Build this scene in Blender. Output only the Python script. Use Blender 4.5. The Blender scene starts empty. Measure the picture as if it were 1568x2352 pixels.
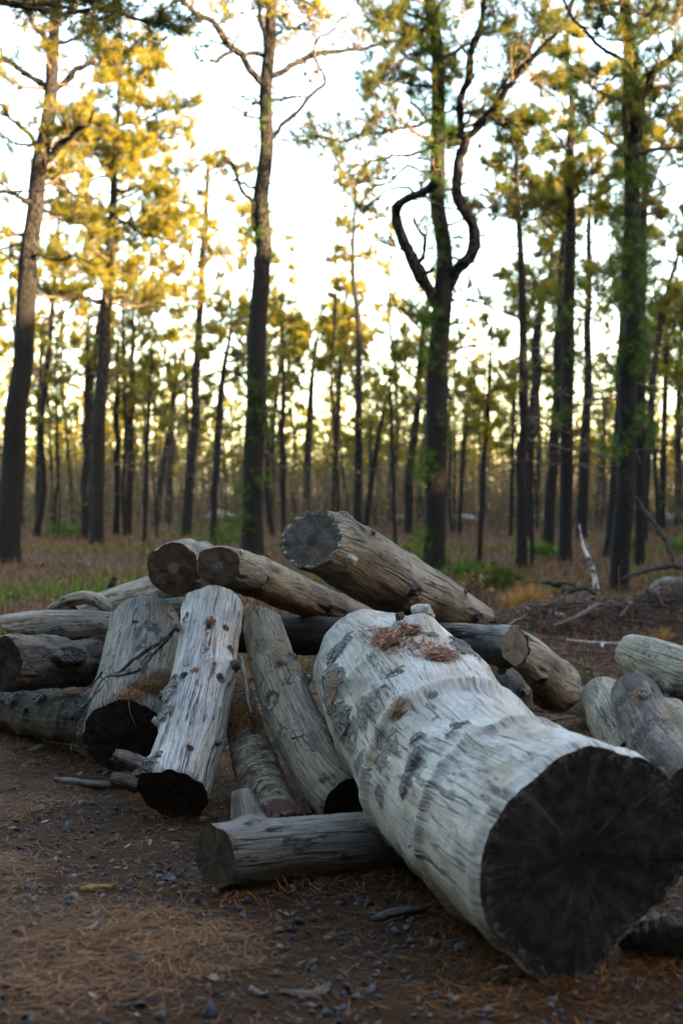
import bpy, math
import numpy as np
from mathutils import Vector
rs = np.random.RandomState
PI = math.pi
sc = bpy.context.scene
COL = sc.collection

# ------------------------------------------------------------------ camera frame (level lens, 50 mm, eye 1.2 m)
F, HZ, CX, EYE = 3266.7, 1130.0, 784.0, 1.2
def P(x, y, d):
    """a point d metres in front of the lens, seen at (x, y) of a 1568 x 2352 print"""
    return np.array([(x - CX) / F * d, d, EYE + (HZ - y) / F * d])
def proj(v):
    d = np.maximum(v[:, 1], .05)
    return np.stack([CX + v[:, 0] / d * F, HZ - (v[:, 2] - EYE) / d * F], 1)

# ------------------------------------------------------------------ noise
_T = rs(7).rand(65536)
def vnoise(p, seed=0):
    i = np.floor(p).astype(np.int64); f = p - i; f = f * f * (3 - 2 * f)
    def h(a, b, c):
        return _T[((i[:, 0] + a) * 73856093 ^ (i[:, 1] + b) * 19349663 ^ (i[:, 2] + c) * 83492791 ^ (seed * 2654435761)) & 65535]
    x, y, z = f[:, 0], f[:, 1], f[:, 2]
    l = lambda a, b, t: a + (b - a) * t
    return l(l(l(h(0,0,0), h(1,0,0), x), l(h(0,1,0), h(1,1,0), x), y),
             l(l(h(0,0,1), h(1,0,1), x), l(h(0,1,1), h(1,1,1), x), y), z)
def fbm(p, seed=0, o=4):
    a, s, t = .5, 0, 0
    for k in range(o):
        s = s + a * vnoise(p * 2 ** k, seed + k * 17); t += a; a *= .5
    return s / t * 2 - 1
def smooth(a, b, x):
    t = np.clip((x - a) / (b - a), 0, 1); return t * t * (3 - 2 * t)

# ------------------------------------------------------------------ mesh building
def mesh(name, parts, mats, attrs=None, sm=True):
    """parts: list of (verts, faces(n,k), material index); attrs: {name: (type, array)}"""
    me = bpy.data.meshes.new(name)
    vs, li, ls, lt, mi, off = [], [], [], [], [], 0
    pos = 0
    for v, f, m in parts:
        f = np.asarray(f, dtype=np.int32)
        vs.append(v); li.append((f + off).ravel()); k = f.shape[1]; n = len(f)
        ls.append(pos + np.arange(n) * k); lt.append(np.full(n, k)); mi.append(np.full(n, m))
        pos += n * k; off += len(v)
    vs = np.concatenate(vs); li = np.concatenate(li); ls = np.concatenate(ls); lt = np.concatenate(lt); mi = np.concatenate(mi)
    me.vertices.add(len(vs)); me.vertices.foreach_set('co', vs.astype(np.float32).ravel())
    me.loops.add(len(li)); me.loops.foreach_set('vertex_index', li.astype(np.int32))
    me.polygons.add(len(ls)); me.polygons.foreach_set('loop_start', ls.astype(np.int32))
    me.polygons.foreach_set('material_index', mi.astype(np.int32))
    me.update(calc_edges=True)
    if sm: me.polygons.foreach_set('use_smooth', np.ones(len(ls), bool))
    for m in mats: me.materials.append(m)
    for k, (ty, a) in (attrs or {}).items():
        at = me.attributes.new(k, ty, 'POINT')
        at.data.foreach_set('vector' if ty == 'FLOAT_VECTOR' else 'value', np.asarray(a, np.float32).ravel())
    me.validate()
    return me
def link(name, me, parent=None, loc=None):
    o = bpy.data.objects.new(name, me); COL.objects.link(o)
    if parent is not None:
        o.parent = parent
        o.location = -np.array(parent['_o']) if '_o' in parent else (0, 0, 0)
    if loc is not None: o.location = loc
    return o
def tag(o, label=None, cat=None, group=None, kind=None):
    if label: o['label'] = label
    if cat: o['category'] = cat
    if group: o['group'] = group
    if kind: o['kind'] = kind
    return o
def thing(name, loc, label, cat, group=None):
    o = bpy.data.objects.new(name, None); COL.objects.link(o); o.empty_display_size = .1
    o.location = loc; o['_o'] = [float(c) for c in loc]
    return tag(o, label, cat, group)

def frames(Pt):
    T = np.gradient(Pt, axis=1); T /= np.linalg.norm(T, axis=2, keepdims=True) + 1e-9
    mean = Pt[:, -1] - Pt[:, 0]; mean /= np.linalg.norm(mean, axis=1, keepdims=True) + 1e-9
    ref = np.where(np.abs(mean[:, 2:3]) > .75, np.array([[0, 1., 0]]), np.array([[0, 0, 1.]]))[:, None, :]
    S = np.cross(T, ref); S /= np.linalg.norm(S, axis=2, keepdims=True) + 1e-9
    U = np.cross(S, T)
    return T, U, S
def tubes(Pt, R, S=5, cap=True):
    """Pt (M,K,3), R (M,K) -> verts, faces, lc"""
    Pt = np.asarray(Pt, float); R = np.asarray(R, float); M, K, _ = Pt.shape
    T, U, Sd = frames(Pt)
    a = np.linspace(0, 2 * PI, S, endpoint=False); c, s = np.cos(a), np.sin(a)
    V = Pt[:, :, None, :] + R[:, :, None, None] * (U[:, :, None, :] * c[None, None, :, None] + Sd[:, :, None, :] * s[None, None, :, None])
    L = np.concatenate([np.zeros((M, 1)), np.cumsum(np.linalg.norm(np.diff(Pt, axis=1), axis=2), 1)], 1)
    R0 = R.max(1)
    lc = np.stack([R0[:, None, None] * c[None, None] * np.ones((M, K, 1)), R0[:, None, None] * s[None, None] * np.ones((M, K, 1)), L[:, :, None] * np.ones((1, 1, S))], 3)
    b = (np.arange(M) * K * S)[:, None, None] + (np.arange(K - 1) * S)[None, :, None]
    j = np.arange(S)[None, None, :]; j2 = (j + 1) % S
    f = np.stack([b + j, b + j2, b + j2 + S, b + j + S], 3).reshape(-1, 4)
    return V.reshape(-1, 3), f, lc.reshape(-1, 3)
def spline(pts, n):
    """Catmull-Rom through rows of pts, n samples, even arc length"""
    p = np.asarray(pts, float)
    if len(p) == 2: return p[0] + (p[1] - p[0]) * np.linspace(0, 1, n)[:, None]
    q = np.vstack([2 * p[0] - p[1], p, 2 * p[-1] - p[-2]]); out = []
    for i in range(len(p) - 1):
        t = np.linspace(0, 1, 24, endpoint=False)[:, None]; a, b, c, d = q[i:i + 4]
        out.append(.5 * (2 * b + (c - a) * t + (2 * a - 5 * b + 4 * c - d) * t ** 2 + (3 * b - a - 3 * c + d) * t ** 3))
    o = np.vstack(out + [p[-1:]])
    s = np.concatenate([[0], np.cumsum(np.linalg.norm(np.diff(o[:, :3], axis=0), axis=1))])
    u = np.linspace(0, s[-1], n)
    return np.stack([np.interp(u, s, o[:, k]) for k in range(o.shape[1])], 1)

# ------------------------------------------------------------------ material helper
class Mt:
    def __init__(s, name):
        s.m = bpy.data.materials.new(name); s.m.use_nodes = True; s.t = s.m.node_tree; s.t.nodes.clear()
    def n(s, ty, **kw):
        k = s.t.nodes.new(ty)
        for a, v in kw.items(): setattr(k, a, v)
        return k
    def put(s, sock, v):
        if isinstance(v, bpy.types.NodeSocket): s.t.links.new(v, sock)
        elif v is not None:
            if hasattr(sock.default_value, '__len__') and not hasattr(v, '__len__'): v = (v,) * len(sock.default_value)
            if hasattr(sock.default_value, '__len__') and len(sock.default_value) == 4 and len(v) == 3: v = tuple(v) + (1,)
            sock.default_value = v
    def attr(s, name, fac=False): k = s.n('ShaderNodeAttribute', attribute_name=name); return k.outputs['Fac' if fac else 'Vector']
    def obj(s): return s.n('ShaderNodeTexCoord').outputs['Object']
    def vm(s, op, a, b): k = s.n('ShaderNodeVectorMath', operation=op); s.put(k.inputs[0], a); s.put(k.inputs[1], b); return k.outputs[0]
    def ma(s, op, a, b=None, c=None, clamp=False):
        k = s.n('ShaderNodeMath', operation=op, use_clamp=clamp); s.put(k.inputs[0], a); s.put(k.inputs[1], b)
        if c is not None: s.put(k.inputs[2], c)
        return k.outputs[0]
    def noise(s, v, scale, detail=3, rough=.55, dist=0, col=False):
        k = s.n('ShaderNodeTexNoise'); s.put(k.inputs['Vector'], v); k.inputs['Scale'].default_value = scale
        k.inputs['Detail'].default_value = detail; k.inputs['Roughness'].default_value = rough; k.inputs['Distortion'].default_value = dist
        return k.outputs['Color' if col else 'Fac']
    def vor(s, v, scale, feat='F1', out='Distance', rand=1):
        k = s.n('ShaderNodeTexVoronoi', feature=feat); s.put(k.inputs['Vector'], v); k.inputs['Scale'].default_value = scale
        k.inputs['Randomness'].default_value = rand; return k.outputs[out]
    def step(s, a, b, x):
        k = s.n('ShaderNodeMapRange', interpolation_type='SMOOTHSTEP'); s.put(k.inputs[0], x); k.inputs[1].default_value = a; k.inputs[2].default_value = b
        return k.outputs[0]
    def mix(s, f, a, b, mode='MIX'):
        k = s.n('ShaderNodeMix', data_type='RGBA', blend_type=mode); s.put(k.inputs[0], f); s.put(k.inputs[6], a); s.put(k.inputs[7], b); return k.outputs[2]
    def ramp(s, f, stops):
        k = s.n('ShaderNodeValToRGB'); s.put(k.inputs[0], f); e = k.color_ramp.elements
        while len(e) < len(stops): e.new(.5)
        for i, (p, c) in enumerate(stops): e[i].position = p; e[i].color = tuple(c) + (1,)
        return k.outputs[0]
    def bsdf(s, color, rough=.85, height=None, dist=.01, strength=1, spec=.25, trans=None, tfac=.5):
        b = s.n('ShaderNodeBsdfPrincipled'); s.put(b.inputs['Base Color'], color); s.put(b.inputs['Roughness'], rough)
        s.put(b.inputs['Specular IOR Level'], spec)
        if height is not None:
            k = s.n('ShaderNodeBump'); k.inputs['Strength'].default_value = strength; k.inputs['Distance'].default_value = dist
            s.put(k.inputs['Height'], height); s.t.links.new(k.outputs[0], b.inputs['Normal'])
        o = s.n('ShaderNodeOutputMaterial'); sh = b.outputs[0]
        if trans is not None:
            t = s.n('ShaderNodeBsdfTranslucent'); s.put(t.inputs[0], trans); x = s.n('ShaderNodeMixShader'); x.inputs[0].default_value = tfac
            s.t.links.new(sh, x.inputs[1]); s.t.links.new(t.outputs[0], x.inputs[2]); sh = x.outputs[0]
        s.t.links.new(sh, o.inputs[0]); return s.m

def wood_mat(name, c1, c2, c3, stain=.5, crack=1.0, rough=.8, k_=.76, gk=1., dirt=(.045, .04, .04), blue=.0, cross=0.):
    c1, c2, c3 = [tuple(q * k_ for q in c) for c in (c1, c2, c3)]
    m = Mt(name); lc = m.attr('lc')
    sx = m.n('ShaderNodeSeparateXYZ'); m.put(sx.inputs[0], lc)
    warp = m.noise(m.vm('MULTIPLY', lc, (1, 1, .6)), 5, 2, .5, col=True)
    w = m.vm('ADD', lc, m.vm('MULTIPLY', m.vm('SUBTRACT', warp, (.5, .5, .5)), (.03, .03, .03)))
    st = m.vm('MULTIPLY', w, (1, 1, .024))
    n1 = m.noise(st, 34, 2, .5)
    ridge = m.ma('ABSOLUTE', m.ma('SUBTRACT', n1, .5))
    gate = m.step(.40, .56, m.noise(m.vm('MULTIPLY', lc, (1, 1, .3)), 9, 2))
    n1b = m.noise(st, 80, 1, .5); ridge2 = m.ma('ABSOLUTE', m.ma('SUBTRACT', n1b, .5))
    gate2 = m.step(.5, .62, m.noise(m.vm('MULTIPLY', lc, (1, 1, .4)), 14, 2))
    cr = m.ma('MULTIPLY', m.ma('SUBTRACT', 1, m.step(.002, .016, ridge)), gate)
    cr2 = m.ma('MULTIPLY', m.ma('MULTIPLY', m.ma('SUBTRACT', 1, m.step(.004, .028, ridge2)), gate2), .7)
    n1c = m.noise(st, 15, 2, .5); cr3 = m.ma('MULTIPLY', m.ma('SUBTRACT', 1, m.step(.003, .013, m.ma('ABSOLUTE', m.ma('SUBTRACT', n1c, .47)))), m.step(.50, .58, m.noise(m.vm('MULTIPLY', lc, (1, 1, .35)), 5, 2)))
    crk = m.ma('MULTIPLY', m.ma('MAXIMUM', m.ma('MAXIMUM', cr, cr2), cr3), crack, clamp=True)
    grain = m.noise(m.vm('MULTIPLY', w, (1, 1, .03)), 190, 4, .65)
    fleck = m.noise(m.vm('MULTIPLY', w, (1, 1, .22)), 120, 3, .6)
    big = m.noise(m.vm('MULTIPLY', w, (1, 1, .45)), 7, 5, .6)
    base = m.mix(m.step(.36, .64, big), c1, c2)
    base = m.mix(m.ma('MULTIPLY', m.step(.42, .6, m.noise(m.vm('MULTIPLY', w, (1, 1, .3)), 4, 3)), blue), base, (.29, .31, .35))
    base = m.mix(m.step(.34, .66, grain), m.mix(1, base, tuple(1 - gk * q for q in (.50, .54, .58)), 'MULTIPLY'), base)
    streak = m.noise(m.vm('MULTIPLY', w, (1, 1, .05)), 26, 4, .6)
    base = m.mix(m.ma('MULTIPLY', m.step(.5, .68, streak), .55 * gk), base, m.mix(1, base, (.62, .52, .42), 'MULTIPLY'))
    base = m.mix(m.ma('MULTIPLY', m.step(.56, .66, fleck), .75 * gk), base, c3)
    sn = m.noise(m.vm('MULTIPLY', w, (1, 1, .38)), 4.2, 7, .68)
    base = m.mix(m.ma('MULTIPLY', m.step(.65 - .2 * stain, .76 - .2 * stain, sn), .85), base, c3)
    if cross > 0:
        cv = m.vor(m.vm('ADD', m.vm('MULTIPLY', lc, (1, 1, 1.5)), m.vm('MULTIPLY', warp, (.12, .12, .12))), 16, 'DISTANCE_TO_EDGE')
        cc = m.ma('MULTIPLY', m.ma('SUBTRACT', 1, m.step(.004, .03, cv)), m.step(.45, .62, m.noise(lc, 6, 3)))
        crk = m.ma('MAXIMUM', crk, m.ma('MULTIPLY', cc, cross))
    base = m.mix(m.ma('MULTIPLY', crk, .95), base, (.012, .010, .009))
    # dark blotches and knots
    dk = m.attr('dark', True); dn = m.noise(m.vm('MULTIPLY', lc, (1, 1, .5)), 40, 5, .7)
    dm = m.step(.42, .62, m.ma('ADD', dk, m.ma('MULTIPLY', m.ma('SUBTRACT', dn, .5), 1.7)))
    base = m.mix(m.ma('MULTIPLY', dm, .9), base, m.mix(grain, dirt, m.mix(.35, dirt, c3)))
    # clinging bark
    bk = m.attr('bark', True); bn = m.noise(lc, 55, 5, .7)
    bm = m.step(.44, .54, m.ma('ADD', bk, m.ma('MULTIPLY', m.ma('SUBTRACT', bn, .5), .5)))
    bv = m.vor(m.vm('ADD', lc, m.vm('MULTIPLY', m.noise(lc, 30, 3, .6, col=True), (.03, .03, .03))), 75)
    bcol = m.mix(m.step(.3, .7, m.noise(lc, 90, 4, .7)), (.028, .024, .024), (.22, .205, .195))
    bcol = m.mix(m.step(.55, .75, m.noise(lc, 22, 4, .6)), bcol, (.075, .05, .038))
    base = m.mix(bm, base, bcol)
    h = m.ma('ADD', m.ma('MULTIPLY', grain, .25), m.ma('MULTIPLY', crk, -.9))
    h = m.ma('ADD', h, m.ma('MULTIPLY', fleck, .2))
    hb = m.ma('MULTIPLY', m.ma('ADD', m.ma('MULTIPLY', bv, -1.4), bn), m.ma('ADD', m.ma('MULTIPLY', bm, 2.2), m.ma('MULTIPLY', dm, .5)))
    return m.bsdf(base, rough, m.ma('ADD', h, hb), .010, 1., spec=.3)

def end_mat(name, c1, c2, heart, ring=.5, rays=1., lich=0., speck=1., period=.0065, pale=0):
    m = Mt(name); e = m.attr('ec')
    wob = m.noise(e, 9, 3, .5); r = m.n('ShaderNodeVectorMath', operation='LENGTH'); m.put(r.inputs[0], e); r = r.outputs['Value']
    rr = m.ma('ADD', r, m.ma('MULTIPLY', wob, .03))
    rings = m.ma('SINE', m.ma('MULTIPLY', rr, 2 * PI / period))
    nz = m.noise(e, 22, 5, .65)
    base = m.mix(m.step(.35, .65, nz), c1, c2)
    base = m.mix(m.ma('MULTIPLY', m.step(-.2, .9, rings), ring), base, m.mix(1, base, (.5, .5, .5), 'MULTIPLY'))
    nrm = m.n('ShaderNodeVectorMath', operation='NORMALIZE'); m.put(nrm.inputs[0], e)
    rad = m.noise(m.vm('ADD', m.vm('MULTIPLY', nrm.outputs[0], (3.2, 3.2, 3.2)), m.vm('MULTIPLY', e, (1.5, 1.5, 1.5))), 1.7, 3, .6)
    ry = m.ma('SUBTRACT', 1, m.step(.002, .012, m.ma('ABSOLUTE', m.ma('SUBTRACT', rad, .5))))
    fine = m.noise(m.vm('ADD', m.vm('MULTIPLY', nrm.outputs[0], (14, 14, 14)), m.vm('MULTIPLY', e, (6, 6, 6))), 2.4, 3, .6)
    base = m.mix(m.ma('MULTIPLY', m.step(.45, .7, fine), .5), base, m.mix(1, base, (.55, .5, .48), 'MULTIPLY'))
    if pale: base = m.mix(m.ma('MULTIPLY', m.step(.52, .72, m.noise(m.vm('ADD', m.vm('MULTIPLY', m.vm('NORMALIZE', e, None), (2.2, 2.2, 2.2)), m.vm('MULTIPLY', e, (1.6, 1.6, 1.6))), 2.1, 6, .7)), .6), base, (.078, .077, .082)); base = m.mix(m.ma('MULTIPLY', m.step(.55, .68, m.noise(m.vm('ADD', e, (3, 1, 0)), 5, 5, .65)), .4), base, (.034, .026, .021))
    hr = m.n('ShaderNodeAttribute', attribute_name='er').outputs['Fac']
    base = m.mix(m.ma('SUBTRACT', 1, m.step(.20, .34, m.ma('ADD', hr, m.ma('MULTIPLY', wob, .12)))), base, heart)
    base = m.mix(m.ma('MULTIPLY', ry, .8 * rays), base, (.012, .011, .01))
    sp = m.step(.62, .68, m.noise(e, 95, 3, .6))
    base = m.mix(m.ma('MULTIPLY', sp, .45 * speck), base, (.2, .15, .09))
    if lich:
        lm = m.ma('MULTIPLY', m.step(.52, .60, m.noise(e, 60, 4, .6)), m.step(.82, .99, m.ma('ADD', hr, m.ma('MULTIPLY', m.ma('SUBTRACT', nz, .5), .25))))
        base = m.mix(m.ma('MULTIPLY', lm, lich), base, (.42, .44, .38))
    h = m.ma('ADD', m.ma('ADD', m.ma('MULTIPLY', rings, .12 if period < .01 else .04), nz), m.ma('ADD', m.ma('MULTIPLY', ry, -1.2), m.ma('MULTIPLY', fine, .6)))
    return m.bsdf(base, .9, h, .005, .8, spec=.15)

def stub_mat():
    m = Mt('stub_wood'); lc = m.attr('lc'); g = m.noise(m.vm('MULTIPLY', lc, (1, 1, .12)), 160, 4, .7); b = m.noise(lc, 30, 4, .6)
    c = m.ramp(g, [(.3, (.02, .018, .018)), (.52, (.09, .078, .07)), (.75, (.26, .24, .22))])
    c = m.mix(m.step(.35, .6, b), m.mix(1, c, (.5, .5, .5), 'MULTIPLY'), c)
    return m.bsdf(c, .85, m.ma('ADD', g, b), .006, 1, spec=.2)
STUB = stub_mat()
def pale_stub_mat():
    m = Mt('pale_stub_wood'); lc = m.attr('lc'); g = m.noise(m.vm('MULTIPLY', lc, (1, 1, .12)), 150, 4, .7)
    c = m.ramp(g, [(.3, (.07, .06, .055)), (.5, (.30, .28, .25)), (.75, (.48, .46, .43))])
    return m.bsdf(c, .8, g, .006, 1, spec=.25)
PSTUB = pale_stub_mat()

# ------------------------------------------------------------------ ground
MOUND = [(1.9, 11.9, .20, 1.0, .7), (3.1, 12.2, .30, 1.4, .8), (4.6, 12.0, .42, 1.6, .95), (6.2, 12.0, .46, 2.0, 1.1)]
def gz(x, y):
    x = np.asarray(x, float); y = np.asarray(y, float); sh = np.broadcast(x, y).shape
    x, y = np.broadcast_to(x, sh).ravel(), np.broadcast_to(y, sh).ravel()
    p = np.stack([x, y, 0 * x], 1)
    z = .030 * fbm(p * .9, 3) * smooth(0, 9, y) + .10 * fbm(p * .22, 5, 3) * smooth(9, 24, y)
    z += .012 * fbm(p * 4, 11, 3)
    for (mx, my, h, sx, sy) in MOUND:
        z += h * np.exp(-((x - mx) / sx) ** 2 - ((y - my) / sy) ** 2) * (.62 + .2 * fbm(p * 3.1, 21, 4) + .10 * fbm(p * 11, 23, 3))
    z += .10 * np.exp(-((x + 1.5) / 2.5) ** 2 - ((y - 9.5) / 1.5) ** 2)
    return z.reshape(sh)
def axis(a, b, st, lim, g=1.06):
    v = list(np.arange(a, b, st)); s = st; x = v[-1]
    while x < lim: s *= g; x += s; v.append(x)
    s, x = st, v[0]
    lo = -lim if a < 0 else -lim
    while x > lo: s *= g; x -= s; v.insert(0, x)
    return np.array(v)
def ground_mat():
    m = Mt('needle_and_gravel_ground'); p = m.obj()
    fib = m.noise(m.vm('MULTIPLY', m.vm('ADD', p, m.vm('MULTIPLY', m.noise(p, 6, 2, col=True), (.3, .3, 0))), (1, 1, 1)), 140, 4, .75)
    c = m.ramp(fib, [(.28, (.007, .003, .0013)), (.5, (.034, .0135, .0042)), (.68, (.085, .034, .010)), (.85, (.14, .072, .030))])
    pat = m.noise(p, 1.5, 4, .6)
    gv = m.vor(p, 95, out='Color'); sp = m.n('ShaderNodeSeparateColor'); m.put(sp.inputs[0], gv)
    grav = m.mix(sp.outputs[0], (.014, .014, .017), (.075, .075, .08))
    c = m.mix(m.ma('MULTIPLY', m.step(.57, .70, pat), .4), c, grav)
    # charred bank
    bm = m.attr('burn', True); bn = m.noise(p, 7, 5, .65)
    c = m.mix(m.ma('MULTIPLY', m.step(.35, .75, m.ma('ADD', bm, m.ma('MULTIPLY', m.ma('SUBTRACT', bn, .5), .9))), .85), c, m.mix(fib, (.008, .007, .008), (.055, .048, .048)))
    # far forest floor: brown heath with green pockets
    far = m.attr('far', True)
    fc = m.mix(m.step(.4, .6, m.noise(p, .8, 5, .65)), (.070, .032, .014), (.042, .022, .011))
    fc = m.mix(m.step(.56, .66, m.noise(p, .33, 4, .6)), fc, (.05, .055, .014))
    c = m.mix(far, c, m.mix(fib, m.mix(1, fc, (.4, .4, .4), 'MULTIPLY'), fc))
    h = m.ma('ADD', fib, m.ma('MULTIPLY', m.vor(p, 60), -.7))
    return m.bsdf(c, .95, h, .012, .9, spec=.12)
xs = axis(-3.2, 3.2, .04, 600, 1.075); ys = axis(2.6, 9.5, .04, 600, 1.05)
GX, GY = np.meshgrid(xs, ys)
gp = np.stack([GX.ravel(), GY.ravel(), gz(GX, GY).ravel()], 1)
nx, ny = len(xs), len(ys); ii = (np.arange(ny - 1)[:, None] * nx + np.arange(nx - 1)[None]).ravel()
burn = np.zeros(len(gp))
for (mx, my, h, sx, sy) in MOUND: burn = np.maximum(burn, np.exp(-((gp[:, 0] - mx) / (sx * 1.25)) ** 2 - ((gp[:, 1] - my) / (sy * 1.5)) ** 2))
far = smooth(9, 15, gp[:, 1] + 1.5 * fbm(gp * .5, 9)) * (1 - np.clip(burn * 1.3, 0, 1))
g = link('ground', mesh('ground', [(gp, np.stack([ii, ii + 1, ii + 1 + nx, ii + nx], 1), 0)], [ground_mat()],
    {'burn': ('FLOAT', burn), 'far': ('FLOAT', far)}))
tag(g, kind='structure')

# ------------------------------------------------------------------ logs
def ribbons(c, dr, ln, w, up, rng, bend=.15):
    """thin bent ribbons (needles): centre, direction, length, width, up vector"""
    n = len(c); sd = np.cross(dr, up); sd /= np.linalg.norm(sd, axis=1, keepdims=True) + 1e-9
    k = rng.uniform(-bend, bend, n)[:, None] * ln[:, None]
    a = c - dr * ln[:, None] / 2; b = c + dr * ln[:, None] / 2; mid = c + sd * k
    hw = sd * w[:, None] / 2
    V = np.stack([a - hw * .7, a + hw * .7, mid + hw, mid - hw, b + hw * .4, b - hw * .4], 1).reshape(-1, 3)
    q = (np.arange(n) * 6)[:, None]
    f = np.concatenate([q + np.array([[0, 1, 2, 3]]), q + np.array([[3, 2, 4, 5]])])
    return V, f
def litter_mat(name, stops):
    m = Mt(name); return m.bsdf(m.ramp(m.attr('rnd', True), stops), .7, spec=.2)
NEEDLE_STOPS = [(0, (.024, .008, .0025)), (.4, (.105, .036, .0075)), (.72, (.23, .092, .022)), (1, (.34, .175, .062))]
LIT = litter_mat('dead_needles', NEEDLE_STOPS)
REDLIT = litter_mat('red_bark_crumbs', [(0, (.05, .016, .009)), (.5, (.15, .048, .022)), (1, (.27, .12, .055))])

class Log: pass
FOOT = []
def make_log(label, st, wood, ends, seed, feats=(), rough=1., lump=.05, group=None, cat='log', name='log', tilt=((0, 0), (0, 0)), over=None, seg=None, ring=.010, rag=.022):
    """st: stations (x, y, depth, radius px). feats: ('bark'|'dark'|'hole'|'bump'|'stub'|..., x, y, r px, ...)"""
    rng = rs(seed)
    w = np.array([list(P(x, y, d)) + [r * d / F] for x, y, d, r in st])
    Ltot = np.linalg.norm(np.diff(w[:, :3], axis=0), axis=1).sum()
    N = int(np.clip(Ltot / ring, 40, 330)); S = seg or int(np.clip(w[:, 3].max() * 2 * PI / .0075, 48, 220))
    c = spline(w, N); C, R = c[:, :3], c[:, 3]
    A = C[-1] - C[0]; A /= np.linalg.norm(A)
    T = np.gradient(C, axis=0); T /= np.linalg.norm(T, axis=1, keepdims=True)
    U = np.array([0, 0, 1.]) - T * T[:, 2:3]; U /= np.linalg.norm(U, axis=1, keepdims=True)
    Sd = np.cross(T, U); sgn = np.sign((Sd.mean(0) * np.array([.6, -1, 0])).sum()); Sd *= sgn
    a = np.linspace(0, 2 * PI, S, endpoint=False); ca, sa = np.cos(a), np.sin(a)
    L = np.concatenate([[0], np.cumsum(np.linalg.norm(np.diff(C, axis=0), axis=1))])
    Rm = R.mean()
    lc = np.stack([Rm * ca[None] * np.ones((N, 1)), Rm * sa[None] * np.ones((N, 1)), L[:, None] * np.ones((1, S))], 2).reshape(-1, 3) + rng.uniform(-50, 50, 3) * np.array([0, 0, 1])
    off = rng.uniform(0, 40, 3)
    D = (U[:, None] * ca[None, :, None] + Sd[:, None] * sa[None, :, None]).reshape(-1, 3)
    q = lc / Rm
    lf = fbm(q * np.array([.9, .9, .55]) + off, seed, 3); mf = fbm(q * np.array([2.6, 2.6, .5]) + off, seed + 3, 3)
    rad = np.repeat(R, S) * (1 + lump * 1.7 * lf + lump * .9 * mf)
    base = np.repeat(C, S, 0)
    Tn = np.repeat(T, S, 0)
    u = np.repeat(L / L[-1], S); cc, ss = np.tile(ca, N), np.tile(sa, N)
    sh = (tilt[0][0] * cc + tilt[0][1] * ss) * (1 - u) ** 3 * R[0] + (tilt[1][0] * cc + tilt[1][1] * ss) * u ** 3 * R[-1]
    v = base + D * rad[:, None] + Tn * sh[:, None]
    bark = np.full(len(v), -.6); dark = np.full(len(v), -.4); dz = np.zeros(len(v))
    vis = ((v - np.array([0, 0, EYE])) * D).sum(1) < 0
    uv = proj(v)
    def pick(x, y):
        d2 = ((uv - np.array([x, y])) ** 2).sum(1) + (~vis) * 1e6
        return int(np.argmin(d2))
    nz = fbm(lc * 22, seed + 9, 4); nz2 = fbm(lc * 60, seed + 13, 3)
    front_ = np.where(vis)[0]; auto_ = []
    for _ in range(int(7 + 9 * Ltot)):
        k = front_[rng.randint(len(front_))]; rp = F / v[k, 1]
        auto_.append(rng.choice(['scratch', 'scratch', 'gouge', 'pit']).item()); auto_[-1] = (auto_[-1], uv[k, 0], uv[k, 1], rp * rng.uniform(.006, .014), rng.uniform(2, 7))
    feats = list(feats) + auto_
    n0 = fbm(lc * np.array([11, 11, 7]) + off, seed + 21, 3)
    stubs = []
    for ft in feats:
        ty, x, y, r = ft[:4]; ex = ft[4] if len(ft) > 4 else 1.
        i = pick(x, y); rr = r * v[i, 1] / F
        dv = v - v[i]; al = (dv * Tn[i]).sum(1); ac = np.linalg.norm(dv - al[:, None] * Tn[i], axis=1)
        dist = np.sqrt((al / ex) ** 2 + ac ** 2) / rr; dist = dist * (1 + (.65 * n0 + .4 * nz if ty in ('dark', 'bark') else .25 * nz))
        if ty == 'bark': bark = np.maximum(bark, np.clip(1.5 - dist, -.6, 1))
        elif ty == 'dark': dark = np.maximum(dark, np.clip(.72 * (1.6 - dist), -.4, .68))
        elif ty == 'scratch': dark = np.maximum(dark, np.clip(.55 * (1.6 - dist), -.4, .55))
        elif ty == 'gouge': dz -= rr * .55 * (1 - smooth(.5, 1.2, dist)); dz += rr * .3 * np.exp(-((dist - 1.4) / .35) ** 2); dark = np.maximum(dark, np.clip(.5 * (1.4 - dist), -.4, .5))
        elif ty == 'pit':
            d_ = np.sqrt(al ** 2 + ac ** 2) / (rr * .6); dz -= rr * .6 * (1 - smooth(.4, 1., d_)); dark = np.maximum(dark, np.clip(1.6 - d_, -.4, 1.2))
            dz += rr * .9 * np.exp(-(np.sqrt((al / 2) ** 2 + ac ** 2) / (rr * 2.4)) ** 2)
        elif ty == 'whorl': dz += ex * rr * np.exp(-(al / rr) ** 2) * (1 + .5 * n0)
        elif ty == 'hole':
            dark = np.maximum(dark, np.clip(1.9 - dist, -.4, 1.5)); dz -= rr * 1.1 * (1 - smooth(.55, 1.1, dist)); dz += rr * .22 * np.exp(-((dist - 1.35) / .4) ** 2)
        elif ty == 'bump': dz += ex * rr * np.exp(-(np.sqrt(al ** 2 + ac ** 2) / rr) ** 2)
        elif ty == 'stub':
            dz += rr * .9 * np.exp(-(dist / 1.7) ** 2); dark = np.maximum(dark, np.clip(1.5 - dist, -.4, .8)); stubs.append((i, rr, ft))
        elif ty == 'chip': dz -= rr * .25 * (1 - smooth(.8, 1.05, dist + .3 * nz)); dark = np.maximum(dark, (.75 - .5 * np.abs(dist - 1.)) * (dist < 1.15))
    bm = smooth(.38, .56, bark + .28 * nz)
    dz += bm * (.010 * rough + .007 * nz + .005 * nz2) + .0015 * nz2 * rough + .0025 * nz * rough
    # ragged rims
    edge = np.minimum(u, 1 - u) * L[-1]
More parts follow.
